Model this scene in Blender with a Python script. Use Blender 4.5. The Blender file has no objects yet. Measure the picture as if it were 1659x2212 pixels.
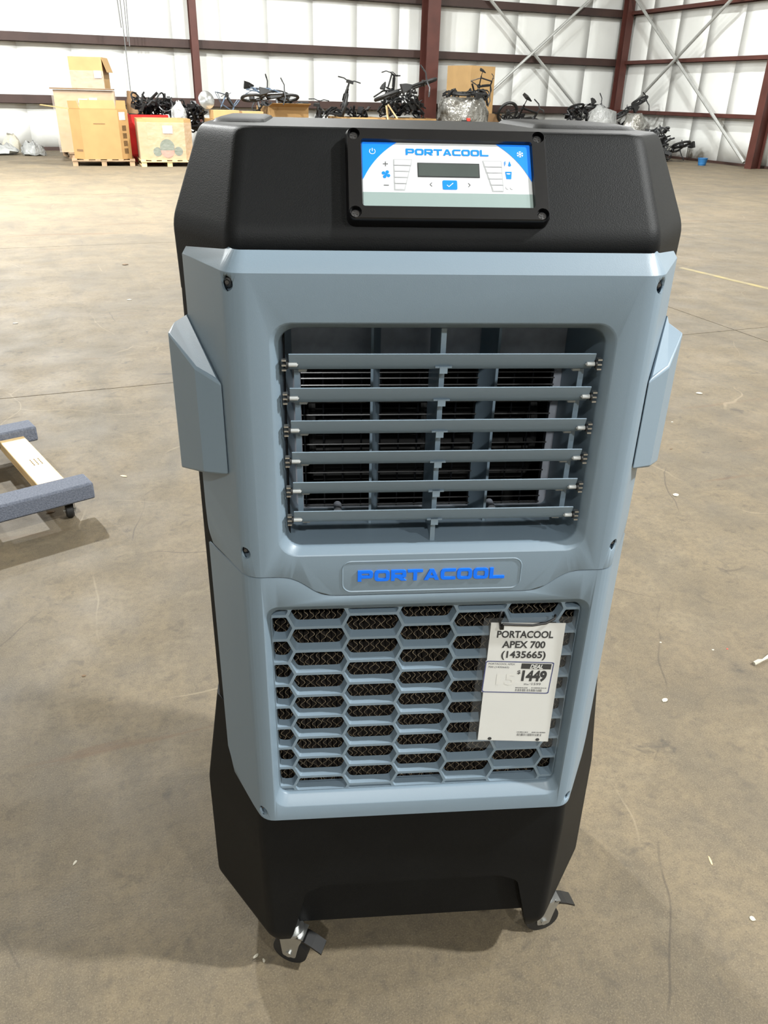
import bpy, bmesh, math, random
from math import sin, cos, pi, radians, hypot, atan2, sqrt
from mathutils import Vector, Matrix, Euler
from mathutils.bvhtree import BVHTree
from mathutils.geometry import delaunay_2d_cdt

# ------------------------------------------------------------------ scene, camera, light
scene = bpy.context.scene
COL = scene.collection
random.seed(7)

# world axes: x along the back wall, y towards the back wall, z up; the camera stands at (0, 0, 1.4)
F_PX, IMG_W, IMG_H = 1700.0, 1659.0, 2212.0
CAM = Vector((0, 0, 1.4))
PITCH, ROLL, ROOM_YAW, COOLER_YAW = .48666, -.025717, .37955, .09333

def _to_room(v):
    c, s = cos(ROOM_YAW), sin(ROOM_YAW)
    return Vector((v.x * c + v.y * s, -v.x * s + v.y * c, v.z))

_f = Vector((0, cos(PITCH), -sin(PITCH)))
_r = Vector((1, 0, 0))
_d = _f.cross(_r)
C_RIGHT = _to_room(_r * cos(ROLL) + _d * sin(ROLL))
C_DOWN = _to_room(_d * cos(ROLL) - _r * sin(ROLL))
C_FWD = _to_room(_f)

cam_data = bpy.data.cameras.new('camera')
cam_data.sensor_fit = 'HORIZONTAL'
cam_data.sensor_width = 36.0
cam_data.lens = F_PX / IMG_W * 36.0
cam_data.clip_start = .02
cam_data.clip_end = 200
cam = bpy.data.objects.new('camera', cam_data)
COL.objects.link(cam)
up, back = -C_DOWN, -C_FWD
cam.matrix_world = Matrix(((C_RIGHT.x, up.x, back.x, CAM.x), (C_RIGHT.y, up.y, back.y, CAM.y),
                           (C_RIGHT.z, up.z, back.z, CAM.z), (0, 0, 0, 1)))
scene.camera = cam

world = bpy.data.worlds.new('world')
scene.world = world
world.use_nodes = True
world.node_tree.nodes['Background'].inputs[0].default_value = (.92, .96, 1, 1)
world.node_tree.nodes['Background'].inputs[1].default_value = 1.6

scene.view_settings.view_transform = 'Standard'
scene.view_settings.look = 'None'
scene.view_settings.gamma = 1
scene.view_settings.use_curve_mapping = False
scene.view_settings.exposure = 0.0
scene.cycles.use_denoising = True
scene.cycles.max_bounces = 6
scene.cycles.diffuse_bounces = 4
scene.cycles.glossy_bounces = 3
scene.cycles.transparent_max_bounces = 8
scene.cycles.caustics_reflective = False
scene.cycles.caustics_refractive = False
scene.cycles.use_adaptive_sampling = True
scene.cycles.adaptive_threshold = .045

# high-bay lamps: (x, y, z, watts)
LAMPS = [
    (5.41, -1.96, 7.2, 1520, 'bright high bay lamp above the floor beside the cooler'), (6.6, 0.0, 7.2, 330, 'dim high bay lamp above the yellow floor line'),
    (-2.4, -6.2, 7.2, 660, 'high bay lamp above the hall behind the dolly'), (3.0, -7.4, 7.2, 560, 'high bay lamp above the hall behind the camera'),
    (-1.6, 12.5, 7.2, 2900, 'strongest high bay lamp above the bright far floor'), (9.0, 10.2, 7.2, 850, 'high bay lamp above the middle of the hall'),
    (4.5, 16.5, 7.2, 1000, 'high bay lamp above the bicycle heap'), (12.5, 15.5, 7.2, 620, 'high bay lamp above the corner heap'),
    (-5.0, 15.0, 7.2, 1500, 'high bay lamp beside the loading door'), (12.5, 3.0, 7.2, 260, 'dim high bay lamp near the side wall'),
]

def px_ray(px, py):
    return C_RIGHT * ((px - IMG_W / 2) / F_PX) + C_DOWN * ((py - IMG_H / 2) / F_PX) + C_FWD

def at(px, py, y):                       # the point seen at a pixel on the plane that stands y metres ahead
    d = px_ray(px, py)
    return CAM + d * (y / d.y)

def on_floor(px, py, z=0.0):
    d = px_ray(px, py)
    return CAM + d * ((z - CAM.z) / d.z)

# ------------------------------------------------------------------ materials
def mat(name, color, rough=.5, metal=0.0, noise=None, bump=None, alpha=None, emit=None, spec=None, coat=None, trans=None, sheen=None):
    """noise = (scale, amount, second colour or None), bump = (scale, strength, distance)"""
    m = bpy.data.materials.new(name)
    m.use_nodes = True
    nt = m.node_tree
    bs = nt.nodes['Principled BSDF']
    bs.inputs['Base Color'].default_value = (*color, 1)
    bs.inputs['Roughness'].default_value = rough
    bs.inputs['Metallic'].default_value = metal
    if spec is not None:
        bs.inputs['Specular IOR Level'].default_value = spec
    if coat is not None:
        bs.inputs['Coat Weight'].default_value = coat
    if trans is not None:
        bs.inputs['Transmission Weight'].default_value = trans
    if alpha is not None:
        bs.inputs['Alpha'].default_value = alpha
    if emit is not None:
        bs.inputs['Emission Color'].default_value = (*emit[:3], 1)
        bs.inputs['Emission Strength'].default_value = emit[3]
    tc = nt.nodes.new('ShaderNodeTexCoord')
    if noise:
        n = nt.nodes.new('ShaderNodeTexNoise')
        n.inputs['Scale'].default_value = noise[0]
        n.inputs['Detail'].default_value = 5
        nt.links.new(tc.outputs['Object'], n.inputs['Vector'])
        rp = nt.nodes.new('ShaderNodeMapRange')
        rp.inputs['From Min'].default_value = .3
        rp.inputs['From Max'].default_value = .7
        nt.links.new(n.outputs['Fac'], rp.inputs['Value'])
        mx = nt.nodes.new('ShaderNodeMix')
        mx.data_type = 'RGBA'
        c2 = noise[2] if noise[2] else tuple(c * (1 - noise[1]) for c in color)
        mx.inputs['A'].default_value = (*color, 1)
        mx.inputs['B'].default_value = (*c2, 1)
        nt.links.new(rp.outputs['Result'], mx.inputs['Factor'])
        nt.links.new(mx.outputs['Result'], bs.inputs['Base Color'])
    if bump:
        n = nt.nodes.new('ShaderNodeTexNoise')
        n.inputs['Scale'].default_value = bump[0]
        n.inputs['Detail'].default_value = 3
        nt.links.new(tc.outputs['Object'], n.inputs['Vector'])
        b = nt.nodes.new('ShaderNodeBump')
        b.inputs['Strength'].default_value = bump[1]
        b.inputs['Distance'].default_value = bump[2]
        nt.links.new(n.outputs['Fac'], b.inputs['Height'])
        nt.links.new(b.outputs['Normal'], bs.inputs['Normal'])
    return m

def concrete_material():
    m = bpy.data.materials.new('concrete')
    m.use_nodes = True
    nt = m.node_tree
    N, L = nt.nodes.new, nt.links.new
    bs = nt.nodes['Principled BSDF']
    geo = N('ShaderNodeNewGeometry')
    def noise(scale, detail=4, rough=.55, stretch=None, dist=0):
        n = N('ShaderNodeTexNoise')
        n.inputs['Scale'].default_value = scale
        n.inputs['Detail'].default_value = detail
        n.inputs['Roughness'].default_value = rough
        n.inputs['Distortion'].default_value = dist
        if stretch:
            mp = N('ShaderNodeMapping')
            mp.inputs['Scale'].default_value = stretch
            mp.inputs['Rotation'].default_value = (0, 0, .5)
            L(geo.outputs['Position'], mp.inputs['Vector'])
            L(mp.outputs['Vector'], n.inputs['Vector'])
        else:
            L(geo.outputs['Position'], n.inputs['Vector'])
        return n.outputs['Fac']
    def rng(v, a, b, c=0, d=1):
        r = N('ShaderNodeMapRange')
        for k, x in zip(('From Min', 'From Max', 'To Min', 'To Max'), (a, b, c, d)):
            r.inputs[k].default_value = x
        L(v, r.inputs['Value'])
        return r.outputs['Result']
    def mix(fac, a, b):
        x = N('ShaderNodeMix')
        x.data_type = 'RGBA'
        L(fac, x.inputs['Factor'])
        for s, v in (('A', a), ('B', b)):
            if isinstance(v, tuple):
                x.inputs[s].default_value = (*v, 1)
            else:
                L(v, x.inputs[s])
        return x.outputs['Result']
    base = mix(rng(noise(1.3, 4, .6), .36, .64), (.168, .132, .082), (.118, .095, .063))
    base = mix(rng(noise(3.0, 5, .65, (1, .32, 1), .8), .48, .70, 0, .8), base, (.092, .078, .057))
    base = mix(rng(noise(.6, 4, .55), .54, .72, 0, .6), base, (.178, .135, .085))
    base = mix(rng(noise(8.5, 4, .68, None, .4), .50, .72, 0, .55), base, (.085, .072, .053))
    base = mix(rng(noise(5.0, 4, .66, (.8, 1.3, 1), .3), .54, .74, 0, .5), base, (.205, .168, .112))
    base = mix(rng(noise(45, 3, .7), .40, .68, 0, .5), base, (.080, .066, .048))
    base = mix(rng(noise(330, 2, .6), .50, .74, 0, .5), base, (.23, .19, .13))
    base = mix(rng(noise(210, 2, .6), .56, .74, 0, .55), base, (.055, .047, .037))
    base = mix(rng(noise(16, 4, .7, None, .5), .57, .70, 0, .5), base, (.066, .057, .045))
    base = mix(rng(noise(.9, 4, .62, None, .8), .55, .68, 0, .55), base, (.092, .079, .060))
    base = mix(rng(noise(6, 4, .66, None, .6), .655, .715, 0, .62), base, (.052, .046, .039))
    base = mix(rng(noise(2.1, 3, .55, (.3, 3, 1), 1.2), .66, .76, 0, .55), base, (.115, .066, .036))
    # hairline scratches and cracks
    for sc, wd, colr, seed, amt in ((1.15, .0032, (.25, .205, .14), 0.0, .5), (.75, .0022, (.05, .042, .034), 7.3, .55)):
        mp = N('ShaderNodeMapping')
        mp.inputs['Location'].default_value = (seed, seed, 0)
        L(geo.outputs['Position'], mp.inputs['Vector'])
        nz = N('ShaderNodeTexNoise')
        nz.inputs['Scale'].default_value = 2.5
        L(mp.outputs['Vector'], nz.inputs['Vector'])
        ad = N('ShaderNodeMix')
        ad.data_type = 'VECTOR'
        ad.inputs['Factor'].default_value = .12
        L(mp.outputs['Vector'], ad.inputs[4])
        L(nz.outputs['Color'], ad.inputs[5])
        vo = N('ShaderNodeTexVoronoi')
        vo.feature = 'DISTANCE_TO_EDGE'
        vo.inputs['Scale'].default_value = sc
        L(ad.outputs[1], vo.inputs['Vector'])
        gate = rng(noise(1.7 + seed * .1, 3), .50, .60, 0, amt)
        mu = N('ShaderNodeMath')
        mu.operation = 'MULTIPLY'
        L(rng(vo.outputs['Distance'], wd * .3, wd, 1, 0), mu.inputs[0])
        L(gate, mu.inputs[1])
        base = mix(mu.outputs[0], base, colr)
    L(base, bs.inputs['Base Color'])
    bs.inputs['Specular IOR Level'].default_value = .3
    L(rng(noise(4, 4), .3, .7, .60, .78), bs.inputs['Roughness'])
    b = N('ShaderNodeBump')
    b.inputs['Strength'].default_value = .5
    b.inputs['Distance'].default_value = .0015
    L(noise(230, 3), b.inputs['Height'])
    L(b.outputs['Normal'], bs.inputs['Normal'])
    return m

M = {
    'floor': concrete_material(),
    'wall': mat('white_vinyl_facing', (.83, .845, .82), .32, noise=(.9, .1, (.74, .75, .72)), bump=(2.2, .25, .03)),
    'ceil': mat('white_roof_sheet', (.75, .76, .74), .6, noise=(1, .1, None)),
    'steel': mat('red_oxide_steel', (.098, .030, .022), .5, noise=(3, .3, None)),
    'girt': mat('brown_girt_steel', (.055, .028, .022), .55, noise=(2, .35, None)),
    'brace': mat('galvanised_strap', (.52, .53, .51), .42, .35, noise=(5, .2, None)),
    'grey': mat('grey_moulded_plastic', (.170, .228, .280), .40, noise=(3, .05, None), bump=(900, .12, .0006)),
    'black': mat('black_moulded_plastic', (.0056, .0062, .0068), .52, spec=.14, noise=(9, .3, None), bump=(750, .35, .0008)),
    'bezel': mat('black_satin_plastic', (.006, .006, .007), .28, noise=(40, .2, None)),
    'gloss': mat('black_gloss_rubber', (.006, .006, .006), .35, noise=(30, .2, None)),
    'dark': mat('black_interior', (.004, .004, .004), .8, noise=(20, .2, None)),
    'plate': mat('blue_grey_back_plate', (.36, .385, .44), .45, noise=(60, .25, None), bump=(120, .15, .001)),
    'wire': mat('black_wire', (.008, .008, .009), .25, .2, noise=(30, .2, None)),
    'zinc': mat('zinc_plated_steel', (.55, .56, .55), .28, .9, noise=(40, .15, None)),
    'pin': mat('pale_grey_nylon', (.42, .44, .44), .35, noise=(40, .1, None)),
    'face': mat('control_overlay', (.60, .62, .635), .33, noise=(30, .02, None)),
    'pad_edge': mat('lit_paper_edge', (.36, .29, .19), .8, noise=(120, .6, (.10, .075, .045))),  # sheet edges painted tan, as where light catches them
    'pad_print': mat('button_print', (.66, .68, .69), .33, noise=(30, .02, None)),
    'screw': mat('dark_screw_steel', (.13, .13, .135), .3, .8, noise=(60, .2, None)),
    'paper_pad': mat('shaded_brown_paper', (.022, .016, .011), .8, noise=(90, .4, (.012, .009, .007))),  # brown paper, its colour darkened to stand for shade between the sheets
    'white': mat('white_print', (.82, .84, .85), .35, noise=(30, .02, None)),
    'pale': mat('pale_print', (.38, .39, .40), .4, noise=(30, .03, None)),
    'blue': mat('blue_print', (.0, .21, .93), .35, noise=(30, .03, None)),
    'blue_letter': mat('blue_raised_letter', (.0, .16, .88), .4, noise=(30, .03, None)),
    'sage': mat('grey_green_print', (.25, .32, .31), .35, noise=(30, .03, None)),
    'lcd': mat('lcd_glass', (.075, .09, .085), .15, noise=(14, .25, None)),
    'ink': mat('black_ink', (.008, .008, .01), .5, noise=(60, .2, None)),
    'grey_ink': mat('grey_ink', (.11, .11, .115), .5, noise=(60, .2, None)),
    'ghost': mat('ghost_ink', (.66, .66, .63), .5, noise=(60, .03, None)),
    'navy': mat('navy_ink', (.02, .03, .16), .5, noise=(60, .2, None)),
    'card': mat('white_card', (.64, .645, .625), .5, noise=(14, .03, None)),
    'sleeve': mat('clear_sleeve', (.62, .64, .64), .08, alpha=.055, noise=(10, .02, None)),
    'rubber': mat('black_rubber', (.012, .012, .012), .6, noise=(30, .3, None)),
    'wheel_grey': mat('grey_rubber', (.16, .16, .155), .5, noise=(30, .2, None)),
    'carpet': mat('blue_grey_carpet', (.085, .098, .13), .95, noise=(160, .45, (.15, .165, .205)), bump=(220, .8, .003)),
    'pine': mat('pale_pine', (.70, .53, .29), .55, noise=(7, .22, (.56, .39, .19)), bump=(60, .15, .001)),
    'pallet': mat('weathered_pallet', (.40, .27, .16), .7, noise=(8, .4, None)),
    'kraft': mat('kraft_board', (.38, .225, .085), .7, noise=(4, .12, None)),
    'kraft_light': mat('pale_kraft_board', (.47, .295, .125), .7, noise=(4, .12, None)),
    'kraft_dark': mat('brown_kraft_board', (.20, .115, .05), .75, noise=(4, .2, None)),
    'wrap': mat('stretch_wrap', (.72, .66, .60), .14, alpha=.22, noise=(6, .1, None), bump=(9, .9, .03)),
    'foil': mat('grey_film', (.36, .36, .34), .15, .45, noise=(4, .35, (.12, .11, .09)), bump=(7, 1, .06)),
    'film': mat('clear_bag_film', (.42, .43, .42), .18, noise=(5, .3, None), bump=(10, 1, .05), alpha=.8),
    'bike': mat('black_bike_paint', (.012, .012, .013), .35, .1, noise=(12, .3, None)),
    'bike_grey': mat('dark_grey_bike_paint', (.05, .052, .055), .4, .3, noise=(12, .3, None)),
    'bike_blue': mat('slate_blue_bike_paint', (.10, .14, .20), .35, .3, noise=(12, .2, None)),
    'chrome': mat('bright_metal', (.60, .61, .61), .22, .9, noise=(12, .2, None)),
    'red': mat('red_plastic', (.50, .015, .012), .4, noise=(6, .25, None)),
    'melon': mat('green_print', (.07, .12, .08), .7, noise=(8, .25, None)),
    'pink_ink': mat('pink_print', (.58, .20, .14), .7, noise=(8, .2, None)),
    'blue_bin': mat('blue_plastic', (.03, .16, .38), .4, noise=(6, .2, None)),
    'yellow': mat('worn_yellow_paint', (.27, .215, .075), .7, noise=(7, .5, (.17, .14, .085))),
    'litter': mat('pale_litter', (.46, .43, .35), .7, noise=(40, .2, None)),
    'lamp': mat('lamp_lens', (.9, .9, .9), .4, emit=(1, .97, .92, 12)),
    'lamp_body': mat('lamp_housing', (.2, .2, .2), .5, .5, noise=(10, .1, None)),
    'cable': mat('grey_cable', (.16, .165, .165), .6, noise=(20, .2, None)),
    'leaf': mat('dry_leaf', (.16, .10, .05), .8, noise=(60, .4, None)),
    'redbit': mat('red_scrap', (.8, .05, .03), .5, noise=(60, .2, None)),
}

# ------------------------------------------------------------------ building helpers
class MB:
    def __init__(self):
        self.v, self.f = [], []

    def add(self, verts, faces):
        o = len(self.v)
        self.v += [tuple(p) for p in verts]
        self.f += [tuple(i + o for i in f) for f in faces]
        return self

    def box(self, a, b, xf=None):
        x0, y0, z0 = a
        x1, y1, z1 = b
        vs = [(x0, y0, z0), (x1, y0, z0), (x1, y1, z0), (x0, y1, z0), (x0, y0, z1), (x1, y0, z1), (x1, y1, z1), (x0, y1, z1)]
        if xf:
            vs = [xf @ Vector(p) for p in vs]
        return self.add(vs, [(0, 3, 2, 1), (4, 5, 6, 7), (0, 1, 5, 4), (1, 2, 6, 5), (2, 3, 7, 6), (3, 0, 4, 7)])

    def beam(self, p, q, w, d, up=(0, 0, 1)):
        p, q = Vector(p), Vector(q)
        t = (q - p).normalized()
        s = t.cross(Vector(up))
        s = s.normalized() if s.length > 1e-6 else t.orthogonal().normalized()
        u = s.cross(t)
        vs = [e + s * a * w / 2 + u * b * d / 2 for e in (p, q) for a, b in ((-1, -1), (1, -1), (1, 1), (-1, 1))]
        return self.add(vs, [(3, 2, 1, 0), (4, 5, 6, 7), (0, 1, 5, 4), (1, 2, 6, 5), (2, 3, 7, 6), (3, 0, 4, 7)])

    def tube(self, path, r, n=8, closed=False, flat=1.0):
        path = [Vector(p) for p in path]
        k = len(path)
        rs = r if isinstance(r, (list, tuple)) else [r] * k
        rings = []
        ref = None
        for i, p in enumerate(path):
            a = path[(i - 1) % k] if (closed or i > 0) else p
            c = path[(i + 1) % k] if (closed or i < k - 1) else p
            t = (c - a).normalized()
            if ref is None:
                ref = t.orthogonal().normalized()
            ref = (ref - t * ref.dot(t))
            ref = ref.normalized() if ref.length > 1e-8 else t.orthogonal().normalized()
            w = t.cross(ref)
            rings.append([p + ref * (cos(2 * pi * j / n) * rs[i]) + w * (sin(2 * pi * j / n) * rs[i] * flat) for j in range(n)])
        return self.loft(rings, caps=not closed, closed=closed)

    def loft(self, rings, caps=True, closed=False, cap0=None, cap1=None, skip=()):
        o = len(self.v)
        n = len(rings[0])
        for rg in rings:
            self.v += [tuple(p) for p in rg]
        m = len(rings)
        for i in range(m if closed else m - 1):
            i2 = (i + 1) % m
            for j in range(n):
                if j in skip:
                    continue
                j2 = (j + 1) % n
                self.f.append((o + i * n + j, o + i * n + j2, o + i2 * n + j2, o + i2 * n + j))
        c0 = caps if cap0 is None else cap0
        c1 = caps if cap1 is None else cap1
        if c0:
            self.f.append(tuple(o + j for j in range(n))[::-1])
        if c1:
            self.f.append(tuple(o + (m - 1) * n + j for j in range(n)))
        return self

    def lathe(self, profile, origin, axis, n=20):
        """profile: list of (radius, height along the axis)"""
        axis = Vector(axis).normalized()
        a = axis.orthogonal().normalized()
        b = axis.cross(a)
        o = Vector(origin)
        rings = [[o + axis * h + a * (cos(2 * pi * j / n) * max(r, 1e-5)) + b * (sin(2 * pi * j / n) * max(r, 1e-5)) for j in range(n)] for r, h in profile]
        return self.loft(rings)

    def fill(self, outer, holes, place, lines=()):
        vs, fs = fill2d(outer, holes, lines)
        return self.add([place(*p) for p in vs], fs)

    def plate(self, outer, holes, place, place2):
        """a flat plate with holes, from place (front) to place2 (back)"""
        vs, fs = fill2d(outer, holes)
        self.add([place(*p) for p in vs], fs)
        for lp in [outer] + list(holes):
            a = [place(*p) for p in lp]
            b = [place2(*p) for p in lp]
            self.loft([a, b], caps=False)
        return self

    def build(self, name, m, parent=None, smooth=35, bevel=None, solid=None, mods=True, flip=True):
        me = bpy.data.meshes.new(name)
        bm = bmesh.new()
        vs = [bm.verts.new(p) for p in self.v]
        for f in self.f:
            try:
                bm.faces.new([vs[i] for i in f])
            except ValueError:
                pass
        bmesh.ops.remove_doubles(bm, verts=bm.verts, dist=1e-6)
        bmesh.ops.dissolve_degenerate(bm, edges=bm.edges, dist=1e-7)
        if flip:
            bmesh.ops.recalc_face_normals(bm, faces=bm.faces)
        bm.to_mesh(me)
        bm.free()
        me.materials.append(M[m] if isinstance(m, str) else m)
        o = bpy.data.objects.new(name, me)
        COL.objects.link(o)
        if parent is not None:
            o.parent = parent
        if smooth:
            for p in me.polygons:
                p.use_smooth = True
            me.set_sharp_from_angle(angle=radians(smooth))
        if solid:
            s = o.modifiers.new('solid', 'SOLIDIFY')
            s.thickness = abs(solid)
            s.offset = -1 if solid > 0 else 1
        if bevel:
            b = o.modifiers.new('bevel', 'BEVEL')
            b.width = bevel
            b.segments = 2
            b.limit_method = 'ANGLE'
            b.angle_limit = radians(32)
        if smooth and mods:
            w = o.modifiers.new('normals', 'WEIGHTED_NORMAL')
            w.keep_sharp = True
        return o

def inside(pt, poly):
    x, y = pt
    r = False
    n = len(poly)
    for i in range(n):
        x0, y0 = poly[i]
        x1, y1 = poly[i - 1]
        if (y0 > y) != (y1 > y) and x < (x1 - x0) * (y - y0) / (y1 - y0) + x0:
            r = not r
    return r

def fill2d(outer, holes=(), lines=()):
    vs, es = [], []
    for lp in [outer] + list(holes):
        o = len(vs)
        vs += [Vector((p[0], p[1])) for p in lp]
        es += [(o + i, o + (i + 1) % len(lp)) for i in range(len(lp))]
    for a, b in lines:
        o = len(vs)
        vs += [Vector(a), Vector(b)]
        es.append((o, o + 1))
    r = delaunay_2d_cdt(vs, es, [], 0, 1e-7)
    ov, of = r[0], r[2]
    out = []
    for f in of:
        c = (sum(ov[i].x for i in f) / len(f), sum(ov[i].y for i in f) / len(f))
        if inside(c, outer) and not any(inside(c, h) for h in holes):
            out.append(tuple(f))
    used = sorted({i for f in out for i in f})
    idx = {k: i for i, k in enumerate(used)}
    return [(ov[i].x, ov[i].y) for i in used], [tuple(idx[i] for i in f) for f in out]

def rrect(cx, cy, hw, hh, r, seg=6):
    r = min(r, hw * .999, hh * .999)
    out = []
    for sx, sy, a0 in ((1, 1, 0), (-1, 1, pi / 2), (-1, -1, pi), (1, -1, 3 * pi / 2)):
        for k in range(seg + 1):
            a = a0 + pi / 2 * k / seg
            out.append((cx + sx * (hw - r) + r * cos(a), cy + sy * (hh - r) + r * sin(a)))
    return out

def circle(cx, cy, r, n=18):
    return [(cx + r * cos(2 * pi * k / n), cy + r * sin(2 * pi * k / n)) for k in range(n)]

def round_poly(pts, radii, seg=5):
    out = []
    n = len(pts)
    for i in range(n):
        p = Vector(pts[i])
        a = (Vector(pts[i - 1]) - p)
        b = (Vector(pts[(i + 1) % n]) - p)
        la, lb = a.length, b.length
        r = radii[i] if isinstance(radii, (list, tuple)) else radii
        a, b = a / la, b / lb
        ang = a.angle(b)
        t = min(r / math.tan(ang / 2), la * .45, lb * .45)
        for k in range(seg + 1):
            u = k / seg
            q = (p + a * t) * (1 - u) ** 2 + p * 2 * u * (1 - u) + (p + b * t) * u ** 2
            out.append((q.x, q.y))
    return out

def empty(name, loc=(0, 0, 0), rz=0.0):
    o = bpy.data.objects.new(name, None)
    o.empty_display_size = .1
    COL.objects.link(o)
    o.location = loc
    o.rotation_euler = (0, 0, rz)
    return o

def tag(o, label=None, cat=None, group=None, kind=None):
    if label:
        o['label'] = label
    if cat:
        o['category'] = cat
    if group:
        o['group'] = group
    if kind:
        o['kind'] = kind
    return o

def copy_tree(o, parent=None):
    c = o.copy()
    COL.objects.link(c)
    if parent is not None:
        c.parent = parent
    for ch in list(o.children):
        copy_tree(ch, c)
    return c

def text2d(txt, size, bold=0.0, sx=1.0, align='LEFT', shear=0.0, res=3):
    cu = bpy.data.curves.new('txt', 'FONT')
    cu.body = txt
    cu.size = size
    cu.offset = bold
    cu.align_x = align
    cu.shear = shear
    cu.resolution_u = res
    o = bpy.data.objects.new('txt', cu)
    COL.objects.link(o)
    dg = bpy.context.evaluated_depsgraph_get()
    dg.update()
    me = bpy.data.meshes.new_from_object(o.evaluated_get(dg))
    vs = [(v.co.x * sx, v.co.y) for v in me.vertices]
    fs = [tuple(p.vertices) for p in me.polygons]
    bpy.data.objects.remove(o)
    bpy.data.curves.remove(cu)
    bpy.data.meshes.remove(me)
    return vs, fs

# extended bold capitals for the maker's name, one unit high
def letter(ch, w):
    t, u, r = .30, .235, .30
    mid = .5
    if ch == 'O':
        return [(rrect(w / 2, .5, w / 2, .5, r), [rrect(w / 2, .5, w / 2 - t, .5 - u, .13)])]
    if ch in 'PR':
        top = [(0, 0), (0, 1), (w, 1), (w, .29), (t, .29), (t, 0)] if ch == 'P' else \
              [(0, 0), (0, 1), (w, 1), (w, .31), (w * .74, .31), (w * 1.02, 0), (w * .68, 0), (w * .42, .27), (t, .27), (t, 0)]
        rad = [0.001, .04, .28, .26, .001, .001] if ch == 'P' else [.001, .04, .28, .22, .001, .001, .001, .001, .001, .001]
        return [(round_poly(top, rad), [rrect((t + w - t) / 2 + 0, .645, (w - 2 * t) / 2, .115, .09)])]
    if ch == 'T':
        return [([(0, 1 - u), (0, 1), (w, 1), (w, 1 - u), (w / 2 + t / 2, 1 - u), (w / 2 + t / 2, 0), (w / 2 - t / 2, 0), (w / 2 - t / 2, 1 - u)], [])]
    if ch == 'A':
        return [([(0, 0), (w * .36, 1), (w * .64, 1), (w, 0), (w - .34, 0), (w - .42, .2), (.42, .2), (.34, 0)],
                 [[(w * .5 - .16, .40), (w * .5 + .16, .40), (w * .5, .76)]])]
    if ch == 'C':
        o_ = rrect(w / 2, .5, w / 2, .5, r)
        left = [p for p in o_ if p[0] < w * .55]
        i_ = rrect(w / 2 + .1, .5, w / 2 - t + .1, .5 - u, .13)
        inl = [p for p in i_ if p[0] < w * .55]
        return [([(w, 1)] + left + [(w, 0), (w, u)] + inl[::-1] + [(w, 1 - u)], [])]
    if ch == 'L':
        return [([(0, 0), (0, 1), (t, 1), (t, u), (w, u), (w, 0)], [])]
    return []

def wordmark(mb, word, width, height, place, place2=None):
    n = len(word)
    gap = .11
    lw = (width / height - gap * (n - 1)) / n
    x = 0.0
    for ch in word:
        for outer, holes in letter(ch, lw):
            sc = lambda lp: [((x + px_) * height - width / 2, py_ * height) for px_, py_ in lp]
            if place2:
                mb.plate(sc(outer), [sc(h) for h in holes], place, place2)
            else:
                mb.fill(sc(outer), [sc(h) for h in holes], place)
        x += lw + gap

# ------------------------------------------------------------------ the building
X_RIGHT, Y_BACK, X_LEFT, Y_FRONT, Z_TOP = 16.55, 23.1, -13.0, -14.0, 8.0

def struct(o, label=None, cat=None):
    return tag(o, label, cat, kind='structure')

floor = struct(MB().box((X_LEFT, Y_FRONT, -.2), (X_RIGHT, Y_BACK, -.006)).build('floor', 'floor', smooth=0),
               'worn beige concrete warehouse floor with sawn joints', 'floor')
xs = [X_LEFT, -8.5, -2.1, 4.3, 10.7, X_RIGHT]
ys = [Y_FRONT, -9.4, -4.85, -.3, 4.22, 8.76, 13.3, 17.85, Y_BACK]
for i in range(len(xs) - 1):
    for j in range(len(ys) - 1):
        MB().box((xs[i] + .004, ys[j] + .004, -.0055), (xs[i + 1] - .004, ys[j + 1] - .004, 0)).build('slab', 'floor', floor, smooth=0)

ceiling = struct(MB().box((X_LEFT, Y_FRONT, Z_TOP), (X_RIGHT, Y_BACK, Z_TOP + .1)).build('ceiling', 'ceil', smooth=0),
                 'white metal warehouse roof above the frame', 'ceiling')
wall_back = struct(MB().box((X_LEFT, Y_BACK + .06, -.2), (X_RIGHT + .2, Y_BACK + .16, Z_TOP)).build('wall_back', 'wall', smooth=0),
                   'white vinyl insulated wall behind the piles of boxes', 'wall')
wall_right = struct(MB().box((X_RIGHT + .06, Y_FRONT, -.2), (X_RIGHT + .16, Y_BACK + .06, Z_TOP)).build('wall_right', 'wall', smooth=0),
                    'white vinyl insulated side wall with grey cross braces', 'wall')
DOOR = (6.0, 17.5, 5.6)
mbl = MB().box((X_LEFT - .16, Y_FRONT, -.2), (X_LEFT - .06, DOOR[0], Z_TOP)).box((X_LEFT - .16, DOOR[1], -.2), (X_LEFT - .06, Y_BACK + .06, Z_TOP))
mbl.box((X_LEFT - .16, DOOR[0], DOOR[2]), (X_LEFT - .06, DOOR[1], Z_TOP))
struct(mbl.build('wall_left', 'wall', smooth=0), 'white insulated wall with the open loading door', 'wall')
struct(MB().box((X_LEFT - .1, Y_FRONT - .16, -.2), (X_RIGHT + .1, Y_FRONT - .06, Z_TOP)).build('wall_front', 'wall', smooth=0),
       'white insulated wall behind the photographer', 'wall')
struct(MB().box((X_LEFT - 30, -10, -.4), (X_LEFT - .16, 34, -.21)).build('ground_outside', 'floor', smooth=0), 'concrete yard outside the loading door', 'ground')

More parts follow.
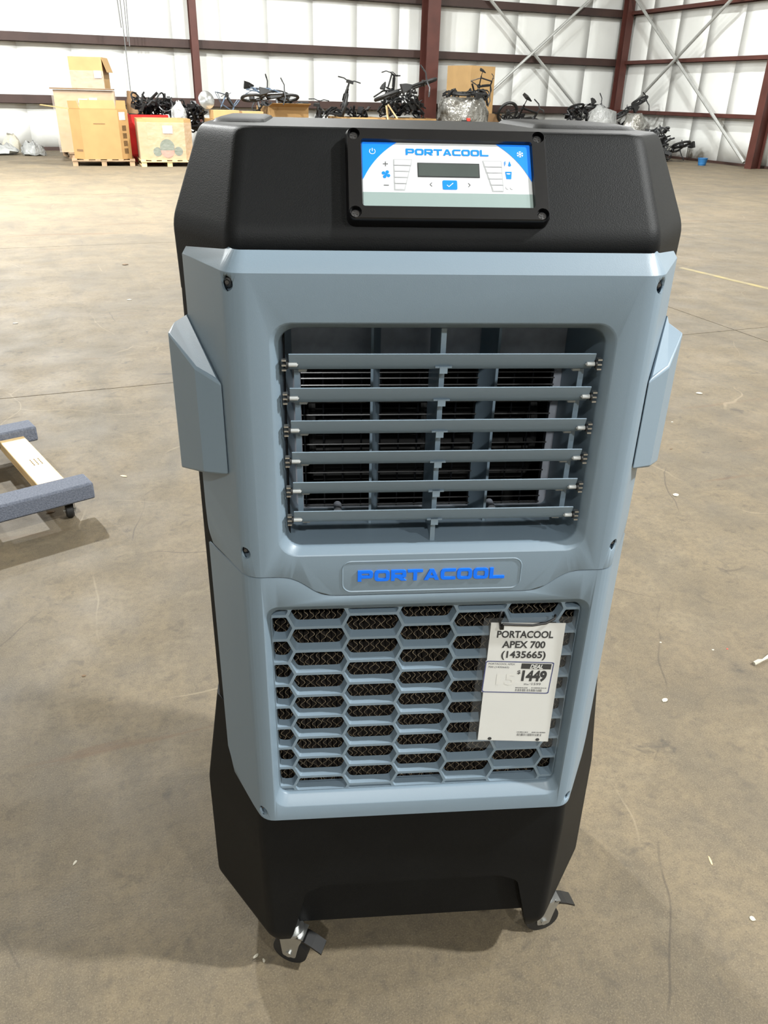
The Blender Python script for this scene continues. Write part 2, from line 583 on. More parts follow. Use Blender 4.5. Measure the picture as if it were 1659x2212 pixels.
def insulation(name, p0, p1, nrm, parent, width=1.22):
    """vertical strips of vinyl facing, slightly pillowed between the girts"""
    p0, p1, nrm = Vector(p0), Vector(p1), Vector(nrm)
    n = max(1, int(round((p1 - p0).length / width)))
    d = (p1 - p0) / n
    zs = [0.02, .6, 1.13, 1.8, 2.42, 3.05, 3.67, 4.3, 5.0, 6.2, 7.95]
    bul = [.0, .035, 0, .03, 0, .03, 0, .03, 0, .03, 0]
    for k in range(n):
        a = p0 + d * (k + .0008)
        b = p0 + d * (k + .9992)
        rings = []
        mbp = MB()
        cols = 4
        vs, fs = [], []
        for zi, z in enumerate(zs):
            for c in range(cols + 1):
                u = c / cols
                q = a.lerp(b, u) + nrm * (.012 + bul[zi] * sin(pi * u) ** .6 + random.uniform(-.004, .004) * (0 < c < cols))
                vs.append((q.x, q.y, z))
        for zi in range(len(zs) - 1):
            for c in range(cols):
                i0 = zi * (cols + 1) + c
                fs.append((i0, i0 + 1, i0 + cols + 2, i0 + cols + 1))
        for zi in range(len(zs) - 1):      # returned edges
            pass
        mbp.add(vs, fs)
        mbp.build(name, 'wall', parent, smooth=60, solid=.01, mods=False)

insulation('insulation_strip', (X_LEFT + 9, Y_BACK + .04, 0), (X_RIGHT, Y_BACK + .04, 0), (0, -1, 0), wall_back)
insulation('insulation_strip', (X_RIGHT + .04, Y_BACK, 0), (X_RIGHT + .04, Y_BACK - 14.6, 0), (-1, 0, 0), wall_right)

GZ = [1.13, 2.42, 3.67, 4.95]
for i, z in enumerate(GZ):
    g = MB()
    g.box((X_LEFT, Y_BACK - .015, z - .10), (X_RIGHT - .05, Y_BACK, z + .09))
    g.box((X_LEFT, Y_BACK - .20, z + .085), (X_RIGHT - .05, Y_BACK - .015, z + .095))
    g.box((X_LEFT, Y_BACK - .21, z - .085), (X_RIGHT - .05, Y_BACK - .20, z + .095))
    g.box((X_LEFT, Y_BACK - .20, z - .09), (X_RIGHT - .05, Y_BACK - .015, z - .085))
    struct(g.build('trim_%d' % (i + 1), 'girt', smooth=0), ['lowest', 'second', 'third', 'topmost'][i] + ' brown steel girt across the back wall', 'girt')
    g = MB()
    g.box((X_RIGHT - .02, Y_FRONT, z - .05), (X_RIGHT, Y_BACK - .05, z + .05))
    g.box((X_RIGHT - .2, Y_FRONT, z + .04), (X_RIGHT - .02, Y_BACK - .05, z + .05))
    g.box((X_RIGHT - .2, Y_FRONT, z - .04), (X_RIGHT - .19, Y_BACK - .05, z + .04))
    struct(g.build('trim_%d' % (i + 5), 'steel', smooth=0), ['lowest', 'second', 'third', 'topmost'][i] + ' reddish steel girt along the side wall', 'girt')
struct(MB().box((X_RIGHT - .03, Y_FRONT, 0.001), (X_RIGHT + .02, Y_BACK - .3, .06)).build('baseboard_right', 'girt', smooth=0), 'rusty base angle along the side wall', 'baseboard')
struct(MB().box((X_LEFT, Y_BACK - .03, 0.001), (X_RIGHT, Y_BACK + .03, .08)).build('baseboard_back', 'girt', smooth=0), 'brown base angle along the back wall', 'baseboard')

def column(name, x, y, fw, dp, label, along='y'):
    g = MB()
    t = .016
    if along == 'y':                     # web runs towards the room
        g.box((x - fw / 2, y - dp, 0), (x + fw / 2, y - dp + t, Z_TOP))
        g.box((x - fw / 2, y - t, 0), (x + fw / 2, y, Z_TOP))
        g.box((x - t / 2, y - dp + t, 0), (x + t / 2, y - t, Z_TOP))
    else:
        g.box((x - dp, y - fw / 2, 0), (x - dp + t, y + fw / 2, Z_TOP))
        g.box((x - t, y - fw / 2, 0), (x, y + fw / 2, Z_TOP))
        g.box((x - dp + t, y - t / 2, 0), (x - t, y + t / 2, Z_TOP))
    return struct(g.build(name, 'steel', smooth=0), label, 'column')

column('steel_column', 3.72, Y_BACK - .22, .17, .25, 'slim red oxide steel column behind the bicycle pile')
column('steel_column', 10.02, Y_BACK - .22, .36, .45, 'wide red oxide steel column beside the tall carton')
column('steel_column', X_RIGHT - .22, Y_BACK - .26, .22, .25, 'red oxide steel column in the corner of the walls')
column('steel_column', X_RIGHT - .2, 16.55, .22, .3, 'red oxide steel column at the end of the side wall', 'x')

def brace(p, q, label):
    g = MB()
    g.tube([p, q], .04, 8)
    return struct(g.build('cross_brace', 'brace'), label, 'brace')
yb = Y_BACK - .34
brace((10.35, yb, 4.95), (16.2, yb, .25), 'grey back wall brace falling towards the corner')
brace((10.35, yb - .09, .25), (16.2, yb - .09, 4.95), 'grey back wall brace rising towards the corner')
xb = X_RIGHT - .36
brace((xb, 22.7, 4.3), (xb, 16.85, .12), 'pale side wall brace falling to the floor by the end column')
brace((xb - .09, 22.7, .5), (xb - .09, 16.6, 4.9), 'grey side wall brace rising away from the corner')

# lamps (above the frame)
for x, y, z, w, lamp_label in LAMPS:
    e = empty('high_bay_lamp', (x, y, z))
    tag(e, lamp_label, 'lamp', 'high bay lamps')
    MB().lathe([(.02, .42), (.1, .4), (.12, .2), (.22, .06), (.24, .0), (.235, .0), (.2, .03), (0, .04)], (0, 0, 0), (0, 0, 1), 24).build('housing', 'lamp_body', e)
    MB().tube([(0, 0, .4), (0, 0, Z_TOP - z)], .012, 6).build('suspension_rod', 'lamp_body', e)
    MB().lathe([(.001, .022), (.2, .022), (.2, .028), (.001, .028)], (0, 0, 0), (0, 0, 1), 24).build('lens', 'lamp', e)
    ld = bpy.data.lights.new('lamp_light', 'AREA')
    ld.shape = 'DISK'
    ld.size = .38
    ld.energy = w
    ld.color = (.985, 1, .985)
    lo = bpy.data.objects.new('lamp_light', ld)
    COL.objects.link(lo)
    lo.parent = e
    lo.location = (0, 0, .012)

# ------------------------------------------------------------------ the evaporative cooler (x across the front, y inwards, z up)
cooler = empty('evaporative_cooler', (.376, .770, 0), COOLER_YAW - ROOM_YAW)
tag(cooler, 'tall grey and black portable evaporative cooler on casters with blue lettering', 'cooler')

def section(z, hw, a, yf, yc, ybc=.42, yb=.50, ab=.22, rad=.014):
    pts = [(-a, yf), (a, yf), (hw, yc), (hw, ybc), (ab, yb), (-ab, yb), (-hw, ybc), (-hw, yc)]
    rp = round_poly(pts, [.022, .022, rad, rad, rad, rad, rad, rad], 5)
    return [(x, y, z) for x, y in rp]

def smooth_keys(keys, soft=.35, n=4):
    """keys = rows of section parameters; interior rows are turned into soft bends"""
    out = [keys[0]]
    for i in range(1, len(keys) - 1):
        p, a, b = keys[i], keys[i - 1], keys[i + 1]
        la = min(1, .012 / max(abs(p[0] - a[0]), 1e-6)) * 1.0
        lb = min(1, .012 / max(abs(p[0] - b[0]), 1e-6)) * 1.0
        la, lb = min(la, .45), min(lb, .45)
        A = [u + (v - u) * la for u, v in zip(p, a)]
        B = [u + (v - u) * lb for u, v in zip(p, b)]
        for k in range(n + 1):
            t = k / n
            out.append([x * (1 - t) ** 2 + y * 2 * t * (1 - t) + w * t * t for x, y, w in zip(A, p, B)])
    out.append(keys[-1])
    return out

def hull(keys, **kw):
    return [section(*k) for k in keys]

# top hood
cap_keys = smooth_keys([
    [1.19, .3045, .235, .032, .137, .42, .50, .22],
    [1.268, .3065, .2325, .024, .136, .42, .50, .22],
    [1.3635, .2735, .223, .0955, .170, .40, .465, .20],
    [1.3685, .266, .218, .102, .176, .394, .458, .196],
])
hood = MB().loft(hull(cap_keys)).build('top_hood', 'black', cooler, smooth=40)
# raised pads on the top of the hood
def top_pad(x0, x1, y0, y1, z, sl):
    g = MB()
    a = [(x0, y0), (x1, y0), (x1, y1), (x0, y1)]
    r0 = round_poly(a, .02, 4)
    cx_, cy_ = (x0 + x1) / 2, (y0 + y1) / 2
    r1 = [(cx_ + (x - cx_) * .9, cy_ + (y - cy_) * .9) for x, y in r0]
    g.loft([[(x, y, 1.366) for x, y in r0], [(x, y, z - .002) for x, y in r1], [(cx_ + (x - cx_) * .8, cy_ + (y - cy_) * .8, z) for x, y in r1]])
    g.build('top_pad', 'black', cooler)
top_pad(-.262, -.197, .19, .44, 1.3735, 0)
top_pad(.125, .262, .20, .44, 1.3745, 0)

# body shell behind the grey panels, open to the front
shell_keys = [[.42, .3075, .237, .03, .137, .42, .50, .22], [.56, .305, .236, .03, .135, .42, .50, .22], [1.2, .304, .235, .032, .137, .42, .50, .22]]
rings = hull(shell_keys)
MB().loft(rings, caps=False, skip=(5,)).build('body_shell', 'black', cooler, smooth=40)
MB().box((-.28, .36, .45), (.28, .37, 1.2)).build('inner_bulkhead', 'dark', cooler, smooth=0)

# base tank with the wheel arch cut out of the front
base_keys = smooth_keys([
    [.088, .333, .232, .034, .172, .44, .52, .24],
    [.112, .3425, .240, .024, .165, .45, .53, .25],
    [.345, .3425, .243, .024, .172, .45, .53, .25],
    [.56, .309, .238, .030, .138, .42, .50, .22],
])
bm_base = MB().loft(hull(base_keys))
base = bm_base.build('base_tank', 'black', cooler, smooth=0, mods=False)
def cutter(pts, y0, y1):
    return MB().loft([[(x, y0, z) for x, z in pts], [(x, y1, z) for x, z in pts]]).build('cut', 'black', cooler, smooth=0, mods=False)
arch = round_poly([(-.215, .05), (-.176, .222), (-.145, .238), (.152, .238), (.183, .222), (.222, .05)], [.001, .02, .03, .03, .02, .001], 5)
def apply_cut(o, cutters, smooth=40):
    for c in cutters:
        m = o.modifiers.new('b', 'BOOLEAN')
        m.operation = 'DIFFERENCE'
        m.object = c
        m.solver = 'EXACT'
    dg = bpy.context.evaluated_depsgraph_get()
    dg.update()
    me = bpy.data.meshes.new_from_object(o.evaluated_get(dg))
    o.modifiers.clear()
    o.data = me
    for c in cutters:
        bpy.data.objects.remove(c)
    for p in me.polygons:
        p.use_smooth = True
    me.set_sharp_from_angle(angle=radians(smooth))
    w = o.modifiers.new('normals', 'WEIGHTED_NORMAL')
    w.keep_sharp = True
side_pts = round_poly([(.20, .05), (.23, .19), (.40, .19), (.43, .05)], [.001, .03, .03, .001], 4)
def side_cutter(sx):
    return MB().loft([[(sx * .30, y, z) for y, z in side_pts], [(sx * .40, y, z) for y, z in side_pts]]).build('cut', 'black', cooler, smooth=0, mods=False)
apply_cut(base, [cutter(arch, -.1, .066), cutter([(-.234, .435), (.234, .435), (.234, .7), (-.234, .7)], -.1, .12)])

# grey front panels: a sheet bent round the front corners, given by (s, z)
R_C, APEX = .028, .2345
ALPHA = atan2(.110, .295 - APEX)
T_C = R_C * math.tan(ALPHA / 2)
S_FLAT = APEX - T_C
S_ARC = S_FLAT + R_C * ALPHA
S_END = S_ARC + hypot(.295 - (APEX + T_C * cos(ALPHA)), .110 - T_C * sin(ALPHA))

def bend(s, d=0.0):
    g = 1 if s >= 0 else -1
    s = abs(s)
    if s <= S_FLAT:
        x, y, t = s, 0.0, 0.0
    elif s <= S_ARC:
        t = (s - S_FLAT) / R_C
        x, y = S_FLAT + R_C * sin(t), R_C * (1 - cos(t))
    else:
        t = ALPHA
        x, y = S_FLAT + R_C * sin(t) + (s - S_ARC) * cos(t), R_C * (1 - cos(t)) + (s - S_ARC) * sin(t)
    return g * (x - sin(t) * d), y + cos(t) * d

def depth_upper(z):
    return max(0, z - 1.234) * .70
def depth_lower(z):
    return max(0, .4245 - z) * 1.3

s_lines = [g * s for g in (-1, 1) for s in [S_FLAT - .004, S_FLAT] + [S_FLAT + (S_ARC - S_FLAT) * k / 5 for k in range(1, 6)] + [S_ARC + .004]]
S_SCREW = S_FLAT + .0192

def bent_panel(name, outer, holes, depth, zcuts, screws):
    lines = [((s, min(p[1] for p in outer) - .01), (s, max(p[1] for p in outer) + .01)) for s in s_lines]
    lines += [((-.4, z), (.4, z)) for z in zcuts]
    sh = [circle(s, z, .0082, 18) for s, z in screws]
    g = MB()
    pl = lambda s, z: (*bend(s, depth(z)), z)
    g.fill(outer, holes + sh, pl, lines)
    o = g.build(name, 'grey', cooler, smooth=30, solid=.004, flip=False)
    me = o.data
    # make the sheet face outwards
    if sum(p.normal.y * p.area for p in me.polygons) > 0:
        bm = bmesh.new(); bm.from_mesh(me)
        bmesh.ops.reverse_faces(bm, faces=bm.faces)
        bm.to_mesh(me); bm.free()
    for (s, z), lp in zip(screws, sh):
        front = [Vector(pl(*p)) for p in lp]
        c = Vector(pl(s, z))
        b1 = [Vector((p.x, c.y + .016, p.z)) for p in front]
        w = MB().loft([front, b1], cap0=False, cap1=True)
        w.build('screw_well', 'grey', o, smooth=40, flip=True)
        MB().lathe([(.0001, 0), (.0022, 0), (.0026, .002), (.0046, .0025), (.005, .006), (.005, .012)], (c.x, c.y + .006, c.z), (0, 1, 0), 12).build('screw', 'screw', o)
    return o

def rr_sheet(s0, s1, z0, z1, r):
    return rrect((s0 + s1) / 2, (z0 + z1) / 2, (s1 - s0) / 2, (z1 - z0) / 2, r)

ZT = 1.2550
seam_half = [(.130, .8302), (.146, .8342), (.171, .8540), (.187, .8597), (.230, .8600), (S_END, .8560)]
def soft(pts, r=.012):
    out = [pts[0]]
    for i in range(1, len(pts) - 1):
        p, a, b = Vector(pts[i]), Vector(pts[i - 1]), Vector(pts[i + 1])
        la, lb = min(r, (a - p).length * .48), min(r, (b - p).length * .48)
        A, B = p + (a - p).normalized() * la, p + (b - p).normalized() * lb
        for k in range(5):
            t = k / 4
            q = A * (1 - t) ** 2 + p * 2 * t * (1 - t) + B * t * t
            out.append((q.x, q.y))
    out.append(pts[-1])
    return out
seam = soft([(-s, z) for s, z in seam_half[::-1]] + seam_half)
up_outer = [(s, z + .0009) for s, z in seam]
up_outer[0], up_outer[-1] = (-S_END + .016, up_outer[0][1]), (S_END - .016, up_outer[-1][1])
up_outer += soft([up_outer[-1], (S_END - .003, .872), (S_END, .905), (S_END, ZT + .003), (S_END - .03, ZT + .004), (.25, ZT), (-.25, ZT), (-S_END + .03, ZT + .004), (-S_END, ZT + .003), (-S_END, .905), (-S_END + .003, .872), up_outer[0]], .014)[1:-1]
OUT_HOLE = rrect(.0, 1.0365, .194, .1465, .024, 6)
up_panel = bent_panel('upper_front_panel', up_outer, [OUT_HOLE], depth_upper, [1.234, 1.2345],
                      [(-S_SCREW, 1.2222), (S_SCREW, 1.2218), (-S_SCREW, .8935), (S_SCREW, .8935)])
lo_outer = [(s, z - .0009) for s, z in seam]
lo_outer[0], lo_outer[-1] = (-S_END, lo_outer[0][1] - .004), (S_END, lo_outer[-1][1] - .004)
lo_outer += soft([lo_outer[-1], (S_END, .436), (S_ARC + .006, .4225), (.222, .4165), (-.222, .4165), (-S_ARC - .006, .4225), (-S_END, .436), lo_outer[0]], .016)[1:-1]
IN_HOLE = rrect(0, .6335, .2165, .182, .020, 6)
lo_panel = bent_panel('lower_front_panel', lo_outer, [IN_HOLE], depth_lower, [.4245, .424],
                      [(-S_SCREW, .4405), (S_SCREW, .4405)])

# outlet rim and duct
def ring(hw, z0, z1, r, y):
    return [(x, y, z) for x, z in rrect(0, (z0 + z1) / 2, hw, (z1 - z0) / 2, r, 6)]
duct = MB().loft([ring(.194, .890, 1.183, .024, 0), ring(.1915, .8922, 1.1808, .023, .0012), ring(.1855, .8975, 1.1755, .021, .0095),
                  ring(.184, .899, 1.174, .020, .0125), ring(.1735, .8965, 1.1675, .012, .118)], caps=False)
duct.build('outlet_duct', 'grey', up_panel, smooth=40)

# back plate with the fan opening, wire guard, fan drum
bp = MB().plate([(-.19, .88), (.19, .88), (.19, 1.19), (-.19, 1.19)], [[(-.1635, .9005), (.1635, .9005), (.1635, 1.094), (-.1635, 1.094)]],
                lambda x, z: (x, .119, z), lambda x, z: (x, .122, z))
bp.build('outlet_back_plate', 'plate', cooler, smooth=0)
MB().box((-.175, .30, .88), (.175, .305, 1.11)).build('fan_chamber_wall', 'dark', cooler, smooth=0)
guard = empty('fan_guard')
guard.parent = cooler
gx = [-.160 + .0246 * k for k in range(14)]
gz = [.9035, .9125, .930, .9345, .952, .970, .975, .993, 1.0105, 1.0155, 1.034, 1.051, 1.056, 1.074, 1.083, 1.0905]
for x in gx:
    MB().tube([(x, .1155, .901), (x, .1155, 1.0935)], .0011, 5).build('wire', 'wire', guard, mods=False)
for z in gz:
    MB().tube([(-.163, .1135, z), (.163, .1135, z)], .0011, 5).build('wire', 'wire', guard, mods=False)
drum = MB()
for k in range(28):
    a = 2 * pi * k / 28
    c, s = cos(a), sin(a)
    drum.beam((-.15, .22 + .085 * c, .99 + .085 * s), (.15, .22 + .085 * c, .99 + .085 * s), .003, .014, (0, c * .8 - s * .6, s * .8 + c * .6))
for x in (-.15, 0, .15):
    drum.tube([(x, .22 + .085 * cos(2 * pi * k / 24), .99 + .085 * sin(2 * pi * k / 24)) for k in range(24)], .005, 6, closed=True)
drum.tube([(-.165, .22, .99), (.165, .22, .99)], .012, 8)
tag(drum.build('fan_drum', 'dark', cooler), kind=None)
for x in (-.118, .092):
    MB().lathe([(.0001, 0), (.003, 0), (.0055, .001), (.0055, .02)], (x, .092, .9045), (0, 1, 0), 12).build('guard_boss', 'plate', cooler)

# louvre slats
def slat_mesh():
    prof = [(.004, 0), (.0095, -.0135), (.0165, -.0205), (.0330, -.0255)]
    th = .0011
    outer = [(y + th, z + th * .6) for y, z in prof]
    loop = prof + outer[::-1]
    g = MB()
    g.loft([[(x, y, z) for y, z in loop] for x in (-.1735, .1735)])
    return g
slat0 = None
for k in range(6):
    z = 1.1465 - .0391 * k
    if slat0 is None:
        s = slat_mesh().build('louver_slat', 'grey', up_panel, smooth=25)
        slat0 = s
        for sx in (-1, 1):
            MB().lathe([(.0001, 0), (.0026, .002), (.0026, .011)], (sx * .163, .0075, -.0125), (sx, 0, 0), 10).build('pivot_pin', 'pin', s)
            MB().lathe([(.0045, 0), (.0045, .0018)], (sx * .1745, .0075, -.0125), (sx, 0, 0), 12).build('washer', 'rubber', s)
            g = MB()
            for dz in (-.0055, 0, .0055):
                g.box((sx * .1765 if sx > 0 else -.1815, .004, -.0125 + dz - .0009), (.1815 if sx > 0 else -.1765, .011, -.0125 + dz + .0009))
            g.build('pivot_clip', 'zinc', s, smooth=0)
            MB().lathe([(.0001, 0), (.002, .0015), (.002, .010)], (sx * .1535, .0255, -.0245), (sx, 0, 0), 10).build('link_pin', 'pin', s)
        g = MB().box((-.0095, .0085, -.0172), (.0095, .0115, -.0155)).box((-.0045, .0075, -.0235), (.0045, .013, -.0155))
        g.build('clip', 'grey', s, smooth=0)
        s.location = (0, 0, z)
    else:
        s = copy_tree(slat0, up_panel)
        s.location = (0, 0, z)
for sx in (-1, 1):
    MB().box((sx * .1655 - .0032, .0245, .9265), (sx * .1655 + .0032, .0275, 1.123)).build('link_bar', 'grey', up_panel, smooth=0)
g = MB()
g.box((-.003, .0185, .8985), (.003, .0215, 1.172))
g.box((-.0016, .0215, .8985), (.0016, .110, 1.172))
g.build('center_fin', 'grey', up_panel, smooth=0)
def vane(x0, lean):
    g = MB()
    loopA, loopB = [], []
    n = 6
    pts = [(x0 + lean * (u ** 2) * .012, .070 + .045 * u) for u in [i / n for i in range(n + 1)]]
    loop = [(x - .0016, y) for x, y in pts] + [(x + .0016, y) for x, y in pts[::-1]]
    g.loft([[(x, y, z) for x, y in loop] for z in (.897, 1.170)])
    g.build('vertical_vane', 'grey', up_panel, smooth=30)
vane(-.0765, 1)
vane(.0765, -1)
MB().tube([(-.1805, .030, .905), (-.1795, .030, 1.168)], .0014, 6).build('side_rod', 'wire', up_panel)

# badge recess with the raised name
def frame2(outer, inner, y0, y1):
    return MB().loft([[(x, y0, z) for x, z in outer], [(x, y1, z) for x, z in inner]], caps=False)
ba = rrect(0, .8585, .1165, .0238, .013, 6)
bb = rrect(0, .8585, .1152, .0225, .0118, 6)
bc = rrect(0, .8585, .1139, .0212, .0106, 6)
g = MB().loft([[(x, .0002, z) for x, z in ba], [(x, -.0009, z) for x, z in bb], [(x, .0001, z) for x, z in bc]], caps=False)
g.build('badge_rim', 'grey', up_panel, smooth=50)
g = MB()
wordmark(g, 'PORTACOOL', .1895, .0158, lambda x, z: (x - .001, -.0018, z + .8520), lambda x, z: (x - .001, .0005, z + .8520))
g.build('raised_lettering', 'blue_letter', up_panel, smooth=0)

# side grips
def grip(sx):
    def P(x, y, z):
        return (sx * x, y, z)
    bot = [P(.2505, .0270, .9905), P(.2835, .0490, .9835), P(.3210, .1080, .9640), P(.3215, .150, .9640), P(.290, .150, .975), P(.272, .0670, .985)]
    top = [P(.2505, .0270, 1.1050), P(.2835, .0490, 1.1190), P(.3205, .1080, 1.1440), P(.3200, .150, 1.1440), P(.290, .150, 1.163), P(.284, .0900, 1.156)]
    bot[5] = P(.286, .10, .978)
    top[4], top[5] = P(.290, .150, 1.161), P(.2945, .1105, 1.1615)
    g = MB().loft([bot, top])
    g.build('side_grip', 'grey', cooler, smooth=14, bevel=.003)
grip(-1)
grip(1)

# intake grille with hexagonal cells, set in the lower panel
GY0, GY1 = .0165, .0305
rim = MB().loft([ring(.2165, .4515, .8155, .020, 0), ring(.2155, .4530, .8142, .019, .0006), ring(.2105, .4655, .8035, .016, .0115), ring(.2095, .4670, .8015, .015, .0150),
                 ring(.2090, .4675, .8005, .015, .0365)], caps=False)
rim.build('intake_rim', 'grey', lo_panel, smooth=40)

def clip_rect(poly, x0, x1, z0, z1):
    def clip(pts, f, inter):
        out = []
        for i in range(len(pts)):
            a, b = pts[i - 1], pts[i]
            if f(b):
                if not f(a):
                    out.append(inter(a, b))
                out.append(b)
            elif f(a):
                out.append(inter(a, b))
        return out
    def ix(v):
        return lambda a, b: (v, a[1] + (b[1] - a[1]) * (v - a[0]) / (b[0] - a[0]))
    def iz(v):
        return lambda a, b: (a[0] + (b[0] - a[0]) * (v - a[1]) / (b[1] - a[1]), v)
    for f, i in ((lambda p: p[0] >= x0, ix(x0)), (lambda p: p[0] <= x1, ix(x1)), (lambda p: p[1] >= z0, iz(z0)), (lambda p: p[1] <= z1, iz(z1))):
        if not poly:
            return poly
        poly = clip(poly, f, i)
    return poly

cells = []
CW, RP, HF, HS = .0735, .0391, .0322, .0413       # column pitch, row pitch, flat half, point half
wt = .0021
for c in range(-3, 4):
    zc0 = .7887 if c % 2 == 0 else .7692
    for k in range(-1, 10):
        zc = zc0 - RP * k
        hz = RP / 2 - wt
        hx = HS - wt * 1.12
        hf = HF - wt * .45
        cx_ = c * CW
        hexa = [(cx_ - hx, zc), (cx_ - hf, zc - hz), (cx_ + hf, zc - hz), (cx_ + hx, zc), (cx_ + hf, zc + hz), (cx_ - hf, zc + hz)]
        hexa = clip_rect(hexa, -.2083, .2083, .4690, .7990)
        if len(hexa) >= 3:
            area = abs(sum(hexa[i - 1][0] * hexa[i][1] - hexa[i][0] * hexa[i - 1][1] for i in range(len(hexa)))) / 2
            if area > 3e-5:
                cells.append((hexa, (cx_, zc)))
g = MB()
outer = rrect(0, .634, .2092, .1665, .014, 5)
front_holes = []
for hexa, c in cells:
    cc = (sum(p[0] for p in hexa) / len(hexa), sum(p[1] for p in hexa) / len(hexa))
    if abs(cc[0]) > .2 and (cc[1] > .79 or cc[1] < .478):
        continue
    front_holes.append((hexa, cc))
g.fill(outer, [round_poly(h, .0022, 2) for h, _ in front_holes], lambda x, z: (x, GY0, z))
for h, cc in front_holes:
    a = round_poly(h, .0022, 2)
    def shrink(pts, k):
        out = []
        for x, z in pts:
            dx, dz = x - cc[0], z - cc[1]
            out.append((cc[0] + dx * (1 - k * .6), cc[1] + dz * (1 - k)))
        return out
    b = shrink(round_poly(h, .0075, 2), .10)
    g.loft([[(x, GY0, z) for x, z in a], [(x, GY1, z) for x, z in b]], caps=False)
grille = g.build('intake_grille', 'grey', lo_panel, smooth=40, mods=False)

# cooling pad: fluted paper sheets on edge
g, ge = MB(), MB()
n_sheet, step = 56, .0076
for i in range(n_sheet):
    x0 = -.2095 + i * step
    ph = pi * (i % 2) + random.uniform(-.5, .5)
    lam = .0145 + .001 * (i % 3)
    pts = []
    z = .46
    while z < .806:
        pts.append((x0 + .0031 * sin(2 * pi * z / lam + ph) + .0008 * sin(31 * z * 2 * pi + i), z))
        z += lam / 8
    vs, fs, ve, fe = [], [], [], []
    for x, z in pts:
        vs += [(x, .0395, z), (x + .0007, .0395, z), (x + .0007, .062, z), (x, .062, z)]
        ve += [(x, .0393, z), (x + .0007, .0393, z)]
    for k in range(len(pts) - 1):
        o = 4 * k
        fs += [(o + 1, o + 2, o + 6, o + 5), (o + 3, o, o + 4, o + 7)]
        fe.append((2 * k, 2 * k + 1, 2 * k + 3, 2 * k + 2))
    g.add(vs, fs)
    ge.add(ve, fe)
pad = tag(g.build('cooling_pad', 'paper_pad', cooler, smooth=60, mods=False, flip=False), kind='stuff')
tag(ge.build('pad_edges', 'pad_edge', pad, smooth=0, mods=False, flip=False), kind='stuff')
MB().box((-.232, .064, .445), (.232, .070, .84)).build('pad_shade_plate', 'dark', cooler, smooth=0)  # black plate added behind the pad so the gaps look shaded

# control panel on the sloping face of the hood
CP_O = Vector((0, .0543, 1.3262))
CP_U = Vector((0, .6046, .7966)).normalized()
CP_N = Vector((0, -CP_U.z, CP_U.y))
def cpp(u, v, n=0.0):
    return CP_O + Vector((u, 0, 0)) + CP_U * v + CP_N * n
def cploop(lp, n):
    return [cpp(u, v, n) for u, v in lp]
bez_o = rrect(0, .0, .1085, .0535, .009, 5)
bez_m = rrect(0, .0, .1062, .0512, .008, 5)
bez_i = rrect(0, .0005, .0922, .0385, .003, 5)
g = MB()
g.loft([cploop(bez_o, -.016), cploop(bez_o, -.0005), cploop(bez_m, .0035)], caps=False)
wells = [(sx * .0997, sy * .0447) for sx in (-1, 1) for sy in (-1, 1)]
g.fill(bez_m, [bez_i] + [circle(u, v, .0066, 18) for u, v in wells], lambda u, v: cpp(u, v, .0035))
g.loft([cploop(bez_i, .0035), cploop(rrect(0, .0005, .0909, .0372, .002, 5), -.0012)], caps=False)
for u, v in wells:
    c = circle(u, v, .0066, 18)
    g.loft([cploop(c, .0035), cploop(c, -.004)], cap0=False, cap1=True)
bezel = g.build('control_panel', 'bezel', cooler, smooth=35)
for u, v in wells:
    s = MB()
    s.lathe([(.0052, 0), (.0052, .0022), (.0042, .0032), (.0001, .0034)], cpp(u, v, -.004), CP_N, 16)
    s.beam(cpp(u - .0028, v + .0008, -.0006), cpp(u + .0028, v - .0008, -.0006), .0011, .0008, CP_N)
    s.beam(cpp(u - .0008, v - .0028, -.0006), cpp(u + .0008, v + .0028, -.0006), .0011, .0008, CP_N)
    s.build('screw', 'screw', bezel)

SW, SH = .1818, .0744
def suv(u, v, n=0.0):                     # overlay coordinates, u to the right, v downwards, both 0..1
    return cpp((u - .5) * SW, .0005 + (.5 - v) * SH, n)
def uvloop(pts):
    return pts
g = MB().fill([(0, 0), (1, 0), (1, 1), (0, 1)], [], lambda u, v: suv(u, v, -.0008))
g.build('faceplate', 'face', bezel, smooth=0)
def printed(name, m, polys, n=-.0005):
    g = MB()
    for outer, holes in polys:
        g.fill(outer, holes, lambda u, v: suv(u, v, n))
    o = g.build(name, m, bezel, smooth=0)
    return o
printed('grey_band', 'sage', [([(0, .775), (1, .775), (1, 1), (0, 1)], [])])
# blue corners outside a large circle
Rr, cc_ = .0988 / SW, .0829
def arc_pts(side):
    out = []
    for k in range(17):
        t = k / 16
        y = .0433 * t
        x = sqrt(max(0, .0988 ** 2 - (cc_ - y) ** 2))
        out.append((.5 + side * x / SW, y / SH))
    return out
for side in (-1, 1):
    a = arc_pts(side)
    edge = 0 if side < 0 else 1
    a[-1] = (edge, a[-1][1])
    printed('blue_corner', 'blue', [([(edge, 0)] + a, [])])
g = MB()
wordmark(g, 'PORTACOOL', .0895, .0073, lambda x, z: suv(.5025, .19, -.0004) + Vector((x, 0, 0)) + CP_U * z)
g.build('lettering', 'blue', bezel, smooth=0)
AR = SW / SH
printed('lcd_frame', 'ink', [([(.322, .308), (.690, .308), (.690, .532), (.322, .532)], [])])
printed('lcd_screen', 'lcd', [([(.327, .320), (.684, .320), (.684, .518), (.327, .518)], [])], -.0003)
def bars(xl0, xl1, xr0, xr1):
    out = []
    for k in range(5):
        v0, v1 = .275 + k * .094, .275 + k * .094 + .074
        def lr(v):
            t = (v - .27) / .465
            return xl0 + (xl1 - xl0) * t, xr0 + (xr1 - xr0) * t
        (a, b), (c, d) = lr(v0), lr(v1)
        out.append(([(a, v0), (b, v0), (d, v1), (c, v1)], []))
    return out
